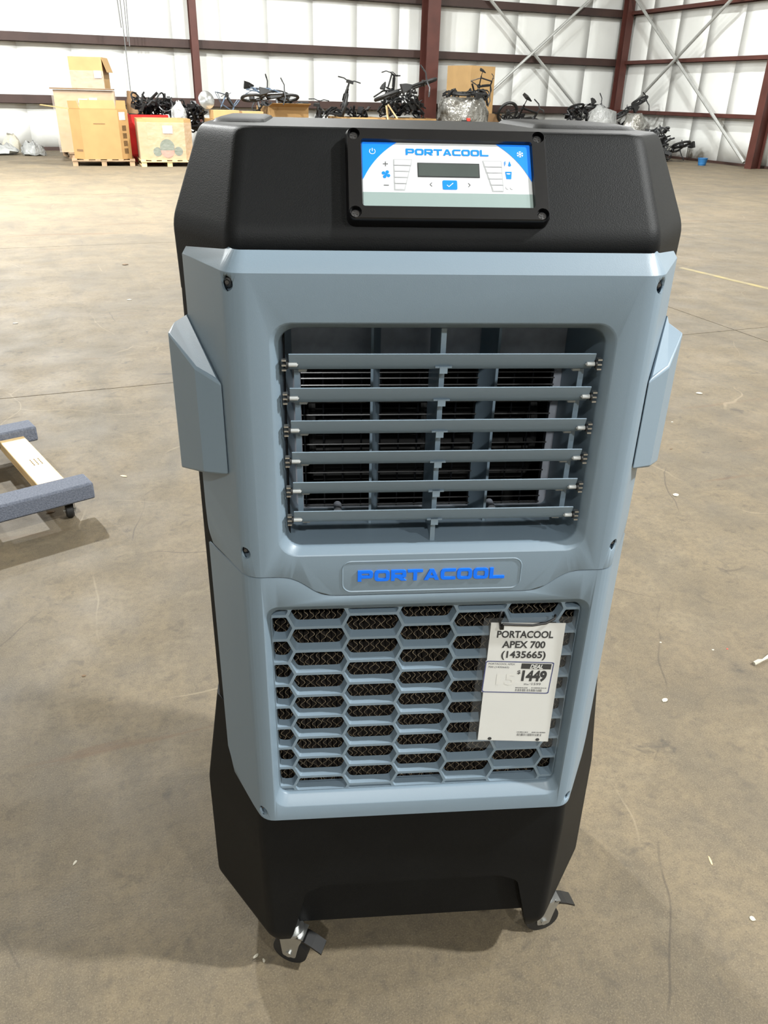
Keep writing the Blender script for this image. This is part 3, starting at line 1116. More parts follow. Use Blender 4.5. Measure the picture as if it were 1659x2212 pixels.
for nm, ar in (('speed', (.188, .188, .288, .238)), ('level', (.716, .768, .818, .822))):
    bb_ = bars(*ar)
    printed(nm + '_scale_frame', 'pale', [([(b[0][0][0] - .006, b[0][0][1] - .016), (b[0][1][0] + .006, b[0][1][1] - .016), (b[0][2][0] + .006, b[0][2][1] + .016), (b[0][3][0] - .006, b[0][3][1] + .016)], []) for b in bb_])
    for b in bb_:
        printed(nm + '_bar', 'white', [b], -.0003)
def seg(u0, v0, u1, v1, w):               # straight stroke, w in u units
    p, q = Vector((u0 * AR, v0)), Vector((u1 * AR, v1))
    t = (q - p).normalized()
    s = Vector((-t.y, t.x)) * (w * AR / 2)
    return ([((p + s).x / AR, (p + s).y), ((q + s).x / AR, (q + s).y), ((q - s).x / AR, (q - s).y), ((p - s).x / AR, (p - s).y)], [])
def ell(u, v, r, n=16):
    return [(u + r * cos(2 * pi * k / n), v + r * AR * sin(2 * pi * k / n)) for k in range(n)]
printed('plus_sign', 'grey_ink', [seg(.120, .335, .150, .335, .0052), seg(.135, .335 - .015 * AR, .135, .335 + .015 * AR, .0052)])
printed('minus_sign', 'grey_ink', [seg(.121, .665, .151, .665, .0052)])
fanp = []
for k in range(4):
    a = k * pi / 2 + .5
    fanp.append(([(.136 + (.0165 * cos(a) + .0105 * cos(t)) , .497 + (.0165 * sin(a) + .0105 * sin(t)) * AR) for t in [2 * pi * j / 14 for j in range(14)]], []))
printed('fan_icon', 'blue', fanp + [(ell(.136, .497, .008), [])])
printed('back_arrow', 'grey_ink', [seg(.404, .615, .392, .645, .0052), seg(.392, .645, .404, .675, .0052)])
printed('forward_arrow', 'grey_ink', [seg(.618, .615, .630, .645, .0052), seg(.630, .645, .618, .675, .0052)])
printed('confirm_button', 'blue', [([(.5095 + x / AR, .648 + y) for x, y in rrect(0, 0, .0435 * AR, .072, .02, 4)], [])])
printed('check_mark', 'white', [seg(.492, .650, .503, .678, .0035), seg(.502, .678, .529, .618, .0035)], -.0003)
for sx in (-1, 1):
    printed('button_pad', 'pad_print', [([(.5 + sx * .118 + dx, .645 + dy) for dx, dy in ((-.017, -.062), (.022, -.062), (.022, .062), (-.017, .062))], [])], -.0007)
vs, fs = text2d('F', 1, .02)
g = MB()
g.add([suv(.839 + x * .0235, .335 - y * .095, -.0004) for x, y in vs], fs)
g.build('letter_mark', 'blue', bezel, smooth=0)
printed('drop_icon', 'blue', [([(.872, .255), (.880, .315)] + [(.872 + .0095 * cos(t), .318 + .0095 * AR * sin(t)) for t in [pi * j / 8 for j in range(9)]] + [(.864, .315)], [])])
printed('cup_icon', 'blue', [([(.843, .425), (.882, .425), (.877, .54), (.848, .54)], [[(.850, .445), (.875, .445), (.874, .463), (.862, .470), (.851, .463)]])])
printed('unlit_icon', 'white', [(ell(.853, .672, .0115), []), (ell(.879, .674, .0115), [])], -.0003)
pw = []
for k in range(14):
    a0, a1 = -pi / 2 + .6 + k * (2 * pi - 1.2) / 14, -pi / 2 + .6 + (k + 1) * (2 * pi - 1.2) / 14
    r0, r1 = .0155, .0185
    pw.append(([(.06 + r * cos(a), .145 + r * AR * sin(a)) for r, a in ((r0, a0), (r1, a0), (r1, a1), (r0, a1))], []))
printed('power_icon', 'white', pw + [seg(.06, .095, .06, .145, .0032)], -.0003)
sf = []
for k in range(3):
    a = pi / 6 + k * pi / 3
    dx, dy = .0195 * cos(a), .0195 * sin(a) * AR
    sf.append(seg(.938 - dx, .15 - dy, .938 + dx, .15 + dy, .0032))
    for sg in (-1, 1):
        bx, by = .938 + sg * dx * .6, .15 + sg * dy * .6
        for da in (-.7, .7):
            sf.append(seg(bx, by, bx + sg * .0085 * cos(a + da), by + sg * .0085 * sin(a + da) * AR, .0028))
printed('snow_icon', 'white', sf, -.0003)

# casters
def caster(x, y, ang, lever, ang_l):
    e = empty('caster', (x, y, 0), ang)       # wheel rolls along local y, axle along local x
    e.parent = cooler
    R = .0325
    MB().lathe([(R * .62, -.011), (R, -.010), (R, .010), (R * .62, .011)], (0, 0, R), (1, 0, 0), 28).build('tyre', 'rubber', e)
    MB().lathe([(.0001, -.0095), (R * .62, -.0095), (R * .62, .0095), (.0001, .0095)], (0, 0, R), (1, 0, 0), 24).build('wheel_hub', 'wheel_grey', e)
    g = MB()
    for sx in (-1, 1):
        prof = [(-.012, R - .010), (.012, R - .010), (.020, .062), (.028, .083), (-.020, .083), (-.016, .062)]
        rp = round_poly(prof, .006, 3)
        g.loft([[(sx * .0135, yy, zz) for yy, zz in rp], [(sx * .0155, yy, zz) for yy, zz in rp]])
    g.box((-.0155, -.02, .080), (.0155, .028, .083))
    g.lathe([(.02, 0), (.02, .006)], (0, .004, .083), (0, 0, 1), 18)
    g.build('fork', 'zinc', e, smooth=30)
    MB().lathe([(.006, -.019), (.006, .019)], (0, 0, R), (1, 0, 0), 10).build('axle_bolt', 'zinc', e)
    if lever:
        g = MB()
        c, s = cos(ang_l), sin(ang_l)
        xf = Matrix.Rotation(ang_l, 4, 'Z')
        path = [(.016, .070), (.030, .070), (.044, .064), (.062, .053)]
        for k in range(3):
            (a, za), (b, zb) = path[k], path[k + 1]
            vs = [xf @ Vector((w, d, z + t)) for d, z in ((a, za), (b, zb)) for w, t in ((-.0135, 0), (.0135, 0), (.0135, .004), (-.0135, .004))]
            g.add(vs, [(0, 1, 2, 3), (4, 7, 6, 5), (0, 4, 5, 1), (1, 5, 6, 2), (2, 6, 7, 3), (3, 7, 4, 0)])
        g.build('brake_lever', 'gloss', e, smooth=30)
    MB().lathe([(.012, .083), (.012, .1)], (0, .004, 0), (0, 0, 1), 12).build('stem', 'zinc', e)
caster(-.206, .058, radians(-112), True, 0)
caster(.262, .090, radians(-80), True, 0)
caster(-.25, .43, radians(30), False, 0)
caster(.25, .43, radians(-20), False, 0)

# ------------------------------------------------------------------ price tag in its clear sleeve (hangs on the grille)
tag_e = empty('price_tag', cooler.matrix_basis @ Vector((.139, .0, .556)), COOLER_YAW - ROOM_YAW)
tag(tag_e, 'white price card in a clear sleeve tied to the honeycomb grille', 'price tag')
bpy.context.view_layer.update()
def tg(x, z, n=0.0):                       # cooler coordinates on the card's plane -> tag coordinates
    # the card hangs with its foot a little forward and its right side a little lower
    y = .0095 - (.78 - z) * .012 - n
    return (x - .139, y, z - .556)
PAPER = [(.0859, .774), (.1896, .7695), (.1899, .5560), (.0834, .5650)]
def pap(u, v, n=0.0):                      # u to the right 0..1, v downwards 0..1 on the paper
    a, b, c, d = [Vector(p) for p in PAPER]
    q = a.lerp(b, u).lerp(d.lerp(c, u), v)
    return tg(q.x, q.y, n)
def grid_sheet(g, fn, nu, nv, n, n2):
    for nn, fl in ((n, 0), (n2, 1)):
        vs = [fn(i / nu, j / nv, nn) for j in range(nv + 1) for i in range(nu + 1)]
        fs = [(j * (nu + 1) + i, j * (nu + 1) + i + 1, (j + 1) * (nu + 1) + i + 1, (j + 1) * (nu + 1) + i) for j in range(nv) for i in range(nu)]
        g.add(vs, [f[::-1] for f in fs] if fl else fs)
g = MB()
grid_sheet(g, pap, 8, 10, .0006, .0)
card = g.build('card', 'card', tag_e, smooth=60, mods=False)
SL = [(.0749, .7835), (.2014, .7821), (.2065, .5475), (.0670, .5520)]
def slv(u, v, n=0.0):
    a, b, c, d = [Vector(p) for p in SL]
    q = a.lerp(b, u).lerp(d.lerp(c, u), v)
    return tg(q.x, q.y, n)
g = MB()
vs = [slv(i / 8, j / 6, .0030) for j in range(7) for i in range(9)]
g.add(vs, [(j * 9 + i, j * 9 + i + 1, j * 9 + i + 10, j * 9 + i + 9) for j in range(6) for i in range(8)])
g.build('clear_sleeve', 'sleeve', tag_e, smooth=60, mods=False)
STK = [(.0838, .7104), (.1818, .7035), (.1796, .6475), (.0818, .6550)]
def stk(u, v, n=0.0):
    a, b, c, d = [Vector(p) for p in STK]
    q = a.lerp(b, u).lerp(d.lerp(c, u), v)
    return tg(q.x, q.y, n)
def on_sheet(fn, name, m, polys, n):
    g = MB()
    for outer, holes in polys:
        g.fill(outer, holes, lambda u, v: fn(u, v, n))
    return g.build(name, m, card, smooth=0)
def sheet_text(fn, name, m, txt, u, v, hu, hv, bold=.0, align='CENTER', shear=0.0, n=.0009):
    """hv = capital height in sheet units, hu = em width scale in sheet units"""
    vs, fs = text2d(txt, 1.0, bold, 1.0, align, shear)
    g = MB()
    g.add([fn(u + x * hu, v - y * hv / .70, n) for x, y in vs], fs)
    return g.build(name, m, card, smooth=0)
def fit_text(fn, name, m, txt, u0, u1, v, hv, bold=.0, n=.0009, shear=0.0):
    vs, fs = text2d(txt, 1.0, bold, 1.0, 'LEFT', shear)
    x0, x1 = min(p[0] for p in vs), max(p[0] for p in vs)
    k = (u1 - u0) / (x1 - x0)
    g = MB()
    g.add([fn(u0 + (x - x0) * k, v - y * hv / .70, n) for x, y in vs], fs)
    return g.build(name, m, card, smooth=0)
fit_text(pap, 'title_line', 'ink', 'PORTACOOL', .095, .855, .115, .053, .030)
fit_text(pap, 'title_line', 'ink', 'APEX 700', .180, .765, .196, .053, .030)
fit_text(pap, 'title_line', 'ink', '(1435665)', .185, .790, .277, .053, .030)
on_sheet(stk, 'deal_sticker', 'card', [([(0, 0), (1, 0), (1, 1), (0, 1)], [])], .0007)
bo = rrect(.5, .5, .5, .5, .04, 4)
bi = [(.5 + (x - .5) * .972, .5 + (y - .5) * .945) for x, y in bo]
on_sheet(stk, 'sticker_border', 'navy', [(bo, [bi])], .0009)
on_sheet(stk, 'deal_bar', 'ink', [([(.525, .055), (.965, .055), (.965, .225), (.525, .225)], [])], .0009)
fit_text(stk, 'deal_word', 'card', 'DEAL', .655, .845, .205, .125, .035, .0011, .25)
fit_text(stk, 'small_line', 'grey_ink', 'PORTACOOL APEX', .045, .430, .115, .055, .01)
fit_text(stk, 'small_line', 'grey_ink', '700 (1435665)', .045, .350, .215, .055, .01)
fit_text(stk, 'price_figures', 'ink', '1449', .555, .925, .590, .305, .05)
fit_text(stk, 'currency_sign', 'ink', '$', .480, .530, .385, .110, .015)
fit_text(stk, 'old_price', 'grey_ink', 'Was', .605, .680, .735, .055, .01)
fit_text(stk, 'old_price', 'grey_ink', '$', .695, .708, .705, .03, .0)
fit_text(stk, 'old_price', 'grey_ink', '1599', .725, .860, .735, .075, .01)
random.seed(3)
def barcode(fn, name, u0, u1, v0, v1, n=.0009):
    polys = []
    u = u0
    w = (u1 - u0)
    while u < u1:
        b = random.choice((.008, .012, .02, .026)) * w
        polys.append(([(u, v0), (u + b, v0), (u + b, v1), (u, v1)], []))
        u += b + random.choice((.010, .016, .026, .04)) * w
    on_sheet(fn, name, 'grey_ink', polys, n)
barcode(stk, 'barcode', .495, .895, .865, .945)
barcode(pap, 'barcode', .545, .885, .930, .952)
def tiny_line(fn, u0, u1, v, h, w):        # print too small to read in the photograph
    polys, u = [], u0
    while u < u1:
        b = random.choice((.5, .8, 1.2)) * w
        polys.append(([(u, v), (u + b, v), (u + b, v - h), (u, v - h)], []))
        u += b + w * random.choice((.25, .35, .8))
    on_sheet(fn, 'tiny_print', 'grey_ink', polys, .0009)
tiny_line(stk, .492, .670, .842, .030, .012)
tiny_line(stk, .730, .945, .838, .030, .012)
tiny_line(pap, .535, .690, .922, .0085, .011)
tiny_line(pap, .750, .940, .922, .0085, .011)
fit_text(pap, 'show_through_figures', 'ghost', '15', .16, .42, .50, .09, .02, .0010)
for u in (.165, .845):
    on_sheet(pap, 'punch_hole', 'dark', [(ell(u, .985, .028), [])] if False else [([(u + .028 * cos(2 * pi * k / 16), .983 + .0135 * sin(2 * pi * k / 16)) for k in range(16)], [])], .0009)
# cable tie through the sleeve
tie = MB().tube([tg(.0985, .7700, .0045), tg(.1005, .7750, .0060), tg(.118, .7738, .0065), tg(.142, .7722, .0065), tg(.160, .7745, .006), tg(.172, .7790, .003), tg(.1745, .7815, -.0026)], .0017, 6)
tie.tube([tg(.0985, .7700, .0045), tg(.096, .782, .002), tg(.100, .790, -.0026)], .0017, 6)
tie.build('cable_tie', 'gloss', tag_e)
MB().box(Vector(tg(.0968, .7668, .0075)) , Vector(tg(.1022, .7725, .002))).build('tie_head', 'gloss', tag_e, smooth=0)

# ------------------------------------------------------------------ furniture dolly
E1 = _to_room(Vector((-.626, .780, 0))).normalized()      # along the timber rails
E2 = Vector((-E1.y, E1.x, 0))                             # along the carpeted rails
d0 = _to_room(Vector((-1.056, 2.559, 0)))                 # outer corner of the near carpeted rail
dolly = empty('furniture_dolly', (d0.x, d0.y, 0), atan2(E1.y, E1.x) - pi / 2)   # local y along the timber rails, local -x is off the frame
tag(dolly, 'wooden moving dolly with blue grey carpeted end rails and black casters', 'dolly')
for y0 in (0.0, .665):
    g = MB().box((-.46, y0, .072), (0, y0 + .102, .137))
    g.build('carpeted_rail', 'carpet', dolly, smooth=40, bevel=.008)
for x0 in (-.155, -.42):
    MB().box((x0, .018, .0655), (x0 + .098, .748, .0715)).build('timber_rail', 'pine', dolly, smooth=40, bevel=.003)
    MB().box((x0, .104, .0720), (x0 + .098, .663, .108)).build('timber_board', 'pine', dolly, smooth=40, bevel=.003)
g = MB()
for i in range(4):
    for j in range(3):
        y0 = .335 + i * .017
        MBx = -.078 - j * .015
        g.add([(MBx, y0, .1085), (MBx, y0 + .013, .1085), (MBx - .004, y0 + .013, .1085), (MBx - .004, y0, .1085)], [(0, 1, 2, 3)])
tag(g.build('grade_stamp', 'leaf', dolly, smooth=0), kind='stuff')
def dolly_caster(x, y, a):
    e = empty('dolly_caster', (x, y, 0), a)
    e.parent = dolly
    R = .0285
    MB().lathe([(.010, -.0145), (R * .8, -.0145), (R, -.009), (R, .009), (R * .8, .0145), (.010, .0145)], (0, 0, R), (1, 0, 0), 24).build('wheel', 'rubber', e)
    g = MB()
    for sx in (-1, 1):
        g.box((sx * .0185 - .001, -.011, R - .008), (sx * .0185 + .001, .011, .062))
    g.box((-.0195, -.018, .060), (.0195, .018, .0655))
    g.lathe([(.005, -.022), (.005, .022)], (0, 0, R), (1, 0, 0), 8)
    g.build('fork', 'zinc', e, smooth=30)
dolly_caster(-.085, .052, -.27)
dolly_caster(-.085, .715, .2)
dolly_caster(-.37, .052, .4)
dolly_caster(-.37, .715, -.6)

# ------------------------------------------------------------------ background stores
def pallet(x, y, rz, w, d, h, m, label):
    e = empty('pallet', (x, y, 0), rz)
    tag(e, label, 'pallet')
    for k in range(6):
        x0 = -w / 2 + k * (w - .1) / 5
        MB().box((x0, -d / 2, h - .018), (x0 + .1, d / 2, h)).build('deck_board', m, e, smooth=0)
    for k in (-1, 0, 1):
        MB().box((-w / 2, k * (d / 2 - .05) - .05, h - .036), (w / 2, k * (d / 2 - .05) + .05, h - .0185)).build('lead_board', m, e, smooth=0)
    for i in (-1, 0, 1):
        for k in (-1, 1):
            MB().box((i * (w / 2 - .06) - .05, k * (d / 2 - .06) - .05, .0185), (i * (w / 2 - .06) + .05, k * (d / 2 - .06) + .05, h - .0365)).build('block', m, e, smooth=0)
        MB().box((i * (w / 2 - .06) - .05, -d / 2, 0), (i * (w / 2 - .06) + .05, d / 2, .018)).build('bottom_board', m, e, smooth=0)
    return e

def carton(name, x, y, z, rz, w, d, h, m, label, flaps=(), open_top=True, cat='box', tape=False, octo=0.0, wall=.012):
    """open corrugated box; flaps = list of (side, length, tilt) with side 0 front 1 right 2 back 3 left"""
    e = empty(name, (x, y, z), rz)
    tag(e, label, cat)
    c = octo
    if c:
        lp = [(-w / 2 + c, -d / 2), (w / 2 - c, -d / 2), (w / 2, -d / 2 + c), (w / 2, d / 2 - c), (w / 2 - c, d / 2), (-w / 2 + c, d / 2), (-w / 2, d / 2 - c), (-w / 2, -d / 2 + c)]
    else:
        lp = [(-w / 2, -d / 2), (w / 2, -d / 2), (w / 2, d / 2), (-w / 2, d / 2)]
    k = 1 - 2 * wall / min(w, d)
    li = [(a * k, b * k) for a, b in lp]
    g = MB()
    rings = [[(a, b, 0) for a, b in lp], [(a, b, h) for a, b in lp]]
    if open_top:
        rings += [[(a, b, h) for a, b in li], [(a, b, .01) for a, b in li]]
    g.loft(rings)
    g.build('box_wall', m, e, smooth=0)
    for side, ln, tilt in flaps:
        n = len(lp)
        idx = {0: 0, 1: n // 4, 2: n // 2, 3: 3 * n // 4, 4: 3, 5: 5}[side]
        a, b = Vector((*lp[idx], h)), Vector((*lp[(idx + 1) % n], h))
        t = (b - a).normalized()
        out = Vector((t.y, -t.x, 0))
        dv = out * (cos(tilt) * ln) + Vector((0, 0, sin(tilt) * ln))
        nn = t.cross(dv).normalized() * .006
        q = [a, b, b + dv - t * .02, a + dv + t * .02]
        f = MB().loft([[p for p in q], [p + nn for p in q]])
        f.build('flap', m, e, smooth=0)
    return e

def label_patch(e, pts, m='white', name='paper_label', off=.004):
    a, b, c = [Vector(p) for p in pts[:3]]
    n = (b - a).cross(c - a).normalized() * off
    MB().loft([[Vector(p) for p in pts], [Vector(p) + n for p in pts]]).build(name, m, e, smooth=0)

# big octagonal box on a pallet
pallet(1.02, 18.86, -.05, 1.22, 1.10, .125, 'pallet', 'weathered pallet under the big open octagonal carton')
g1 = carton('bulk_carton', 1.03, 18.86, .125, -.05, 1.12, 1.06, .90, 'kraft', 'big open octagonal kraft bulk carton with one side flap folded out', [(3, .52, .12), (2, .16, 1.35), (4, .16, 1.45), (5, .14, 1.3)], octo=.20)
MB().box((-.38, -.38, .1), (.38, .38, .72)).build('packed_goods', 'kraft_dark', g1, smooth=0)
label_patch(g1, [(.385, -.505, .72), (.50, -.40, .72), (.50, -.40, .86), (.385, -.505, .86)], 'white', off=-.012)
label_patch(g1, [(-.12, -.532, .645), (.10, -.532, .645), (.10, -.532, .655), (-.12, -.532, .655)], 'kraft_dark', 'hand_slot', .003)
for k in range(4):
    label_patch(g1, [(.42, -.470, .10 + k * .14), (.50, -.390, .10 + k * .14), (.50, -.390, .20 + k * .14), (.42, -.470, .20 + k * .14)], 'kraft_dark', 'box_print', -.010)
label_patch(g1, [(-.50, -.393, .14), (-.38, -.513, .14), (-.38, -.513, .18), (-.50, -.393, .18)], 'kraft_dark', 'box_print', -.004)

# wrapped box behind it with another box on top
pallet(.92, 20.9, .12, 1.2, 1.1, .13, 'pallet', 'shadowed pallet under the stretch wrapped carton at the back')
g2 = carton('wrapped_carton', .92, 20.9, .13, -.10, 1.24, 1.1, 1.22, 'kraft_light', 'stretch wrapped carton with white labels behind the octagonal carton', octo=0, open_top=False)
MB().box((-.66, -.58, 0), (.64, .57, 1.235)).build('stretch_film', 'wrap', g2, smooth=0)
label_patch(g2, [(-.12, -.60, .98), (.06, -.60, .98), (.06, -.60, 1.06), (-.12, -.60, 1.06)])
label_patch(g2, [(.10, -.60, 1.0), (.26, -.60, 1.0), (.26, -.60, 1.08), (.10, -.60, 1.08)])
MB().box((-.68, -.62, 1.236), (.62, .56, 1.26)).build('lid_board', 'kraft_dark', g2, smooth=0)
g3 = carton('tilted_carton', 1.07, 20.85, 1.392, -.28, .70, .62, .60, 'kraft_light', 'taped kraft carton standing on top of the wrapped carton', [(1, .30, -1.25)], open_top=False)
MB().box((-.36, -.325, 0), (.36, -.312, .34)).build('tape_film', 'wrap', g3, smooth=0)
label_patch(g3, [(.17, -.33, .20), (.32, -.33, .20), (.32, -.33, .34), (.17, -.33, .34)])

# dark quilt slumped beside the cartons
def blob(name, m, rings, label, cat, seed=1, amp=.05, n=18, group=None, parent=None):
    random.seed(seed)
    g = MB()
    rr_ = []
    for (cx_, cy_, z, rx, ry) in rings:
        rr_.append([(cx_ + rx * cos(2 * pi * j / n) * (1 + random.uniform(-amp, amp)), cy_ + ry * sin(2 * pi * j / n) * (1 + random.uniform(-amp, amp)), z + random.uniform(-amp, amp) * .3) for j in range(n)])
    g.loft(rr_)
    o = g.build(name, m, parent, smooth=70, mods=False)
    if label:
        tag(o, label, cat, group)
    return o
blob('moving_quilt', 'kraft_dark', [(1.95, 20.75, .004, .20, .28), (1.95, 20.75, .6, .19, .27), (1.94, 20.75, 1.1, .17, .24), (1.90, 20.75, 1.34, .09, .14)], 'dark brown quilt slumped beside the wrapped carton', 'quilt', 4, .14)

# red tote of black parts
rt = carton('red_tote', 2.02, 19.75, 0, .0, .95, .70, .92, 'red', 'red plastic bulk bin holding black handlebars', wall=.03)
MB().box((-.44, -.31, .05), (.44, .31, .8)).build('packed_goods', 'rubber', rt, smooth=0)

# second printed carton
pallet(2.28, 18.6, -.02, 1.14, 1.05, .12, 'pine', 'pale new pallet under the melon printed carton')
g4 = carton('printed_carton', 2.26, 18.6, .12, -.02, 1.06, .98, .76, 'kraft_light', 'stretch wrapped produce carton printed with green melons', open_top=True, octo=.16)
MB().box((-.38, -.36, .05), (.38, .36, .62)).build('packed_goods', 'kraft_dark', g4, smooth=0)
def disc(e, cx_, z, r, m, y, name, half=False):
    pts = [(cx_ + r * cos(pi * k / 12 + (pi if half else 0)), z + r * sin(pi * k / 12 + (pi if half else 0))) for k in range(13 if half else 24)]
    MB().loft([[(a, y, b) for a, b in pts], [(a, y - .003, b) for a, b in pts]]).build(name, m, e, smooth=0)
disc(g4, .0, .25, .145, 'melon', -.4925, 'melon_print')
disc(g4, -.20, .16, .085, 'melon', -.4925, 'melon_print')
disc(g4, .22, .17, .085, 'melon', -.4925, 'melon_print')
disc(g4, .0, .185, .135, 'pink_ink', -.496, 'slice_print', True)
label_patch(g4, [(-.06, -.5, .50), (.13, -.5, .50), (.13, -.5, .64), (-.06, -.5, .64)])
fl = MB()
lpw = [(-.37, -.50), (.37, -.50), (.54, -.34), (.54, .34), (.37, .50), (-.37, .50), (-.54, .34), (-.54, -.34)]
fl.loft([[(a, b, 0) for a, b in lpw], [(a, b, .70) for a, b in lpw]], caps=False)
fl.build('stretch_film', 'wrap', g4, smooth=0)

# ---- bicycles
def bicycle(name, paint, label, loc, rot, group='bicycles heaped along the back wall', wheels=(1, 1), s=1.0, seat=True, bars=True):
    e = empty(name, loc)
    e.rotation_euler = rot
    e.scale = (s, s, s)
    tag(e, label, 'bicycle', group)
    WR = .30
    hubs = [(-.50, 0, WR), (.52, 0, WR)]
    for on, h in zip(wheels, hubs):
        if not on:
            continue
        t = MB().tube([(h[0] + WR * .93 * cos(2 * pi * k / 24), 0, h[2] + WR * .93 * sin(2 * pi * k / 24)) for k in range(24)], .040, 6, closed=True)
        w = t.build('tyre', 'rubber', e, mods=False)
        g = MB().tube([(h[0] + WR * .82 * cos(2 * pi * k / 24), 0, h[2] + WR * .82 * sin(2 * pi * k / 24)) for k in range(24)], .012, 5, closed=True)
        g.build('rim', 'bike_grey', w, mods=False)
        g = MB()
        for k in range(10):
            a = 2 * pi * k / 10
            g.tube([(h[0], .02 * (-1) ** k, h[2]), (h[0] + WR * .81 * cos(a), 0, h[2] + WR * .81 * sin(a))], .004, 4)
        g.tube([(h[0], -.05, h[2]), (h[0], .05, h[2])], .075 if h[0] < 0 else .03, 10)
        g.build('spokes', 'bike_grey', w, mods=False)
    bb_, st, hd, ht = (-.06, 0, .27), (-.20, 0, .70), (.36, 0, .56), (.33, 0, .72)
    g = MB()
    g.tube([bb_, st], .028, 7)
    g.tube([bb_, hd], .045, 7)
    g.tube([(-.17, 0, .62), ht], .03, 7)
    g.tube([hd, ht], .034, 7)
    for sy in (-.06, .06):
        g.tube([hubs[0][:1] + (sy,) + hubs[0][2:], (-.06, sy * .6, .27)], .013, 6)
        g.tube([hubs[0][:1] + (sy,) + hubs[0][2:], (-.17, sy * .4, .62)], .011, 6)
    g.build('frame', paint, e, mods=False)
    g = MB()
    for sy in (-.055, .055):
        g.tube([hd, (.40, sy, .48), (.52, sy, .30)], .022, 6)
    g.build('fork', paint, e, mods=False)
    g = MB()
    g.tube([(-.06, -.09, .27), (-.06, .09, .27)], .016, 7)
    g.tube([(-.06, .09, .27), (.06, .10, .17)], .012, 6)
    g.tube([(-.06, -.09, .27), (-.18, -.10, .37)], .012, 6)
    g.lathe([(.09, .05), (.09, .056)], (-.06, 0, .27), (0, 1, 0), 16)
    g.build('crank', 'bike_grey', e, mods=False)
    MB().beam((.03, 0, .345), (.30, 0, .52), .075, .085).build('battery_case', 'rubber', e, smooth=0)
    if seat:
        g = MB()
        g.tube([st, (-.24, 0, .86)], .014, 6)
        post = g.build('seat_post', 'bike_grey', e, mods=False)
        g = MB()
        g.loft([[(-.38, y, .86 + z) for y, z in ((-.11, 0), (.11, 0), (.10, .08), (-.10, .08))], [(-.24, y, .87 + z) for y, z in ((-.085, 0), (.085, 0), (.07, .07), (-.07, .07))],
                [(-.09, y, .87 + z) for y, z in ((-.02, 0), (.02, 0), (.015, .03), (-.015, .03))]])
        g.build('saddle', 'rubber', e, mods=False)
    if bars:
        g = MB()
        g.tube([ht, (.31, 0, .86)], .016, 6)
        g.tube([(.25, -.30, .90), (.31, -.16, .90), (.31, -.05, .86), (.31, .05, .86), (.31, .16, .90), (.25, .30, .90)], .018, 6)
        hb = g.build('handlebar', 'bike_grey', e, mods=False)
        for sy in (-1, 1):
            MB().tube([(.27, sy * .24, .90), (.23, sy * .34, .90)], .018, 6).build('grip', 'rubber', hb, mods=False)
    return e

P3 = lambda px, py, y: at(px, py, y)
BK = 'bike'
# cartons carrying the bicycle heap
pallet(3.85, 19.2, 0, 1.15, 1.0, .13, 'pallet', 'pallet under the two yellowish trays')
carton('deep_carton', 3.85, 19.2, .13, 0, 1.1, .95, .74, 'kraft', 'kraft carton below the yellowish trays and black parts', open_top=False)
carton('shallow_tray', 3.62, 18.95, .875, .04, .56, .42, .17, 'kraft_light', 'yellowish cardboard tray beside the white dish', open_top=False)
carton('shallow_tray', 4.22, 19.0, .875, -.05, .46, .42, .155, 'kraft_light', 'yellowish cardboard tray under the slate blue bicycle', open_top=False)
pallet(5.25, 19.7, .05, 1.25, 1.1, .13, 'pallet', 'pallet under the carton below the slate blue bicycle')
carton('kraft_carton', 5.15, 19.9, .13, .08, .95, .9, 1.0, 'kraft', 'open kraft carton under the fallen slate blue bicycle', [(0, .22, .3)], open_top=True)
pallet(7.0, 20.0, .05, 1.3, 1.1, .13, 'pallet', 'pallet under the wide reddish kraft carton')
g5 = carton('wide_carton', 7.0, 20.0, .13, .04, 1.12, .95, .80, 'kraft', 'wide reddish kraft carton below the black wheel', [(0, .25, -.9)], open_top=True)
MB().box((-.5, -.42, .05), (.5, .42, .62)).build('packed_goods', 'rubber', g5, smooth=0)
label_patch(g5, [(.47, -.481, .55), (.53, -.481, .55), (.53, -.481, .62), (.47, -.481, .62)], 'redbit', off=-.004)
pallet(8.28, 19.8, -.03, 1.1, 1.0, .13, 'pallet', 'pallet under the kraft carton with leaning slats')
g6 = carton('slat_carton', 8.28, 19.8, .132, -.03, 1.06, .95, .80, 'kraft', 'kraft carton with two pale wooden slats leaning on it', open_top=True)
MB().box((-.5, -.42, .05), (.5, .42, .70)).build('packed_goods', 'rubber', g6, smooth=0)


# loose parts heaped between the bicycles: too tangled to count
PLACED = []                                # (low corner, high corner, tree) of everything already standing there

def tree_of(verts, faces):
    lo = Vector([min(v[k] for v in verts) for k in range(3)])
    hi = Vector([max(v[k] for v in verts) for k in range(3)])
    return lo, hi, BVHTree.FromPolygons(verts, faces)

def clear(t, gap=.004):
    for lo, hi, tr in PLACED:
        if all(t[0][k] <= hi[k] + gap and t[1][k] >= lo[k] - gap for k in range(3)) and tr.overlap(t[2]):
            return False
    return True

def register(objs):
    bpy.context.view_layer.update()
    dg = bpy.context.evaluated_depsgraph_get()
    for o in objs:
        if o.type != 'MESH':
            continue
        ev = o.evaluated_get(dg)
        me = ev.to_mesh()
        vs = [o.matrix_world @ v.co for v in me.vertices]
        if vs and max(v.y for v in vs) > 15.0:
            PLACED.append(tree_of(vs, [tuple(p.vertices) for p in me.polygons]))
        ev.to_mesh_clear()

def settle(verts, faces, up=.0, reach=1.2, step=.02):
    """how far to lift (or lower) a shape so that it just rests on what is there already; None if it cannot"""
    def free(dz):
        return clear(tree_of([v + Vector((0, 0, dz)) for v in verts], faces))
    low = min(v.z for v in verts)
    dz = 0.0
    if free(0.0):
        while low + dz - step > .004 and free(dz - step) and dz > -reach:
            dz -= step
        return dz
    while dz < reach:
        dz += step
        if free(dz):
            return dz
    return None

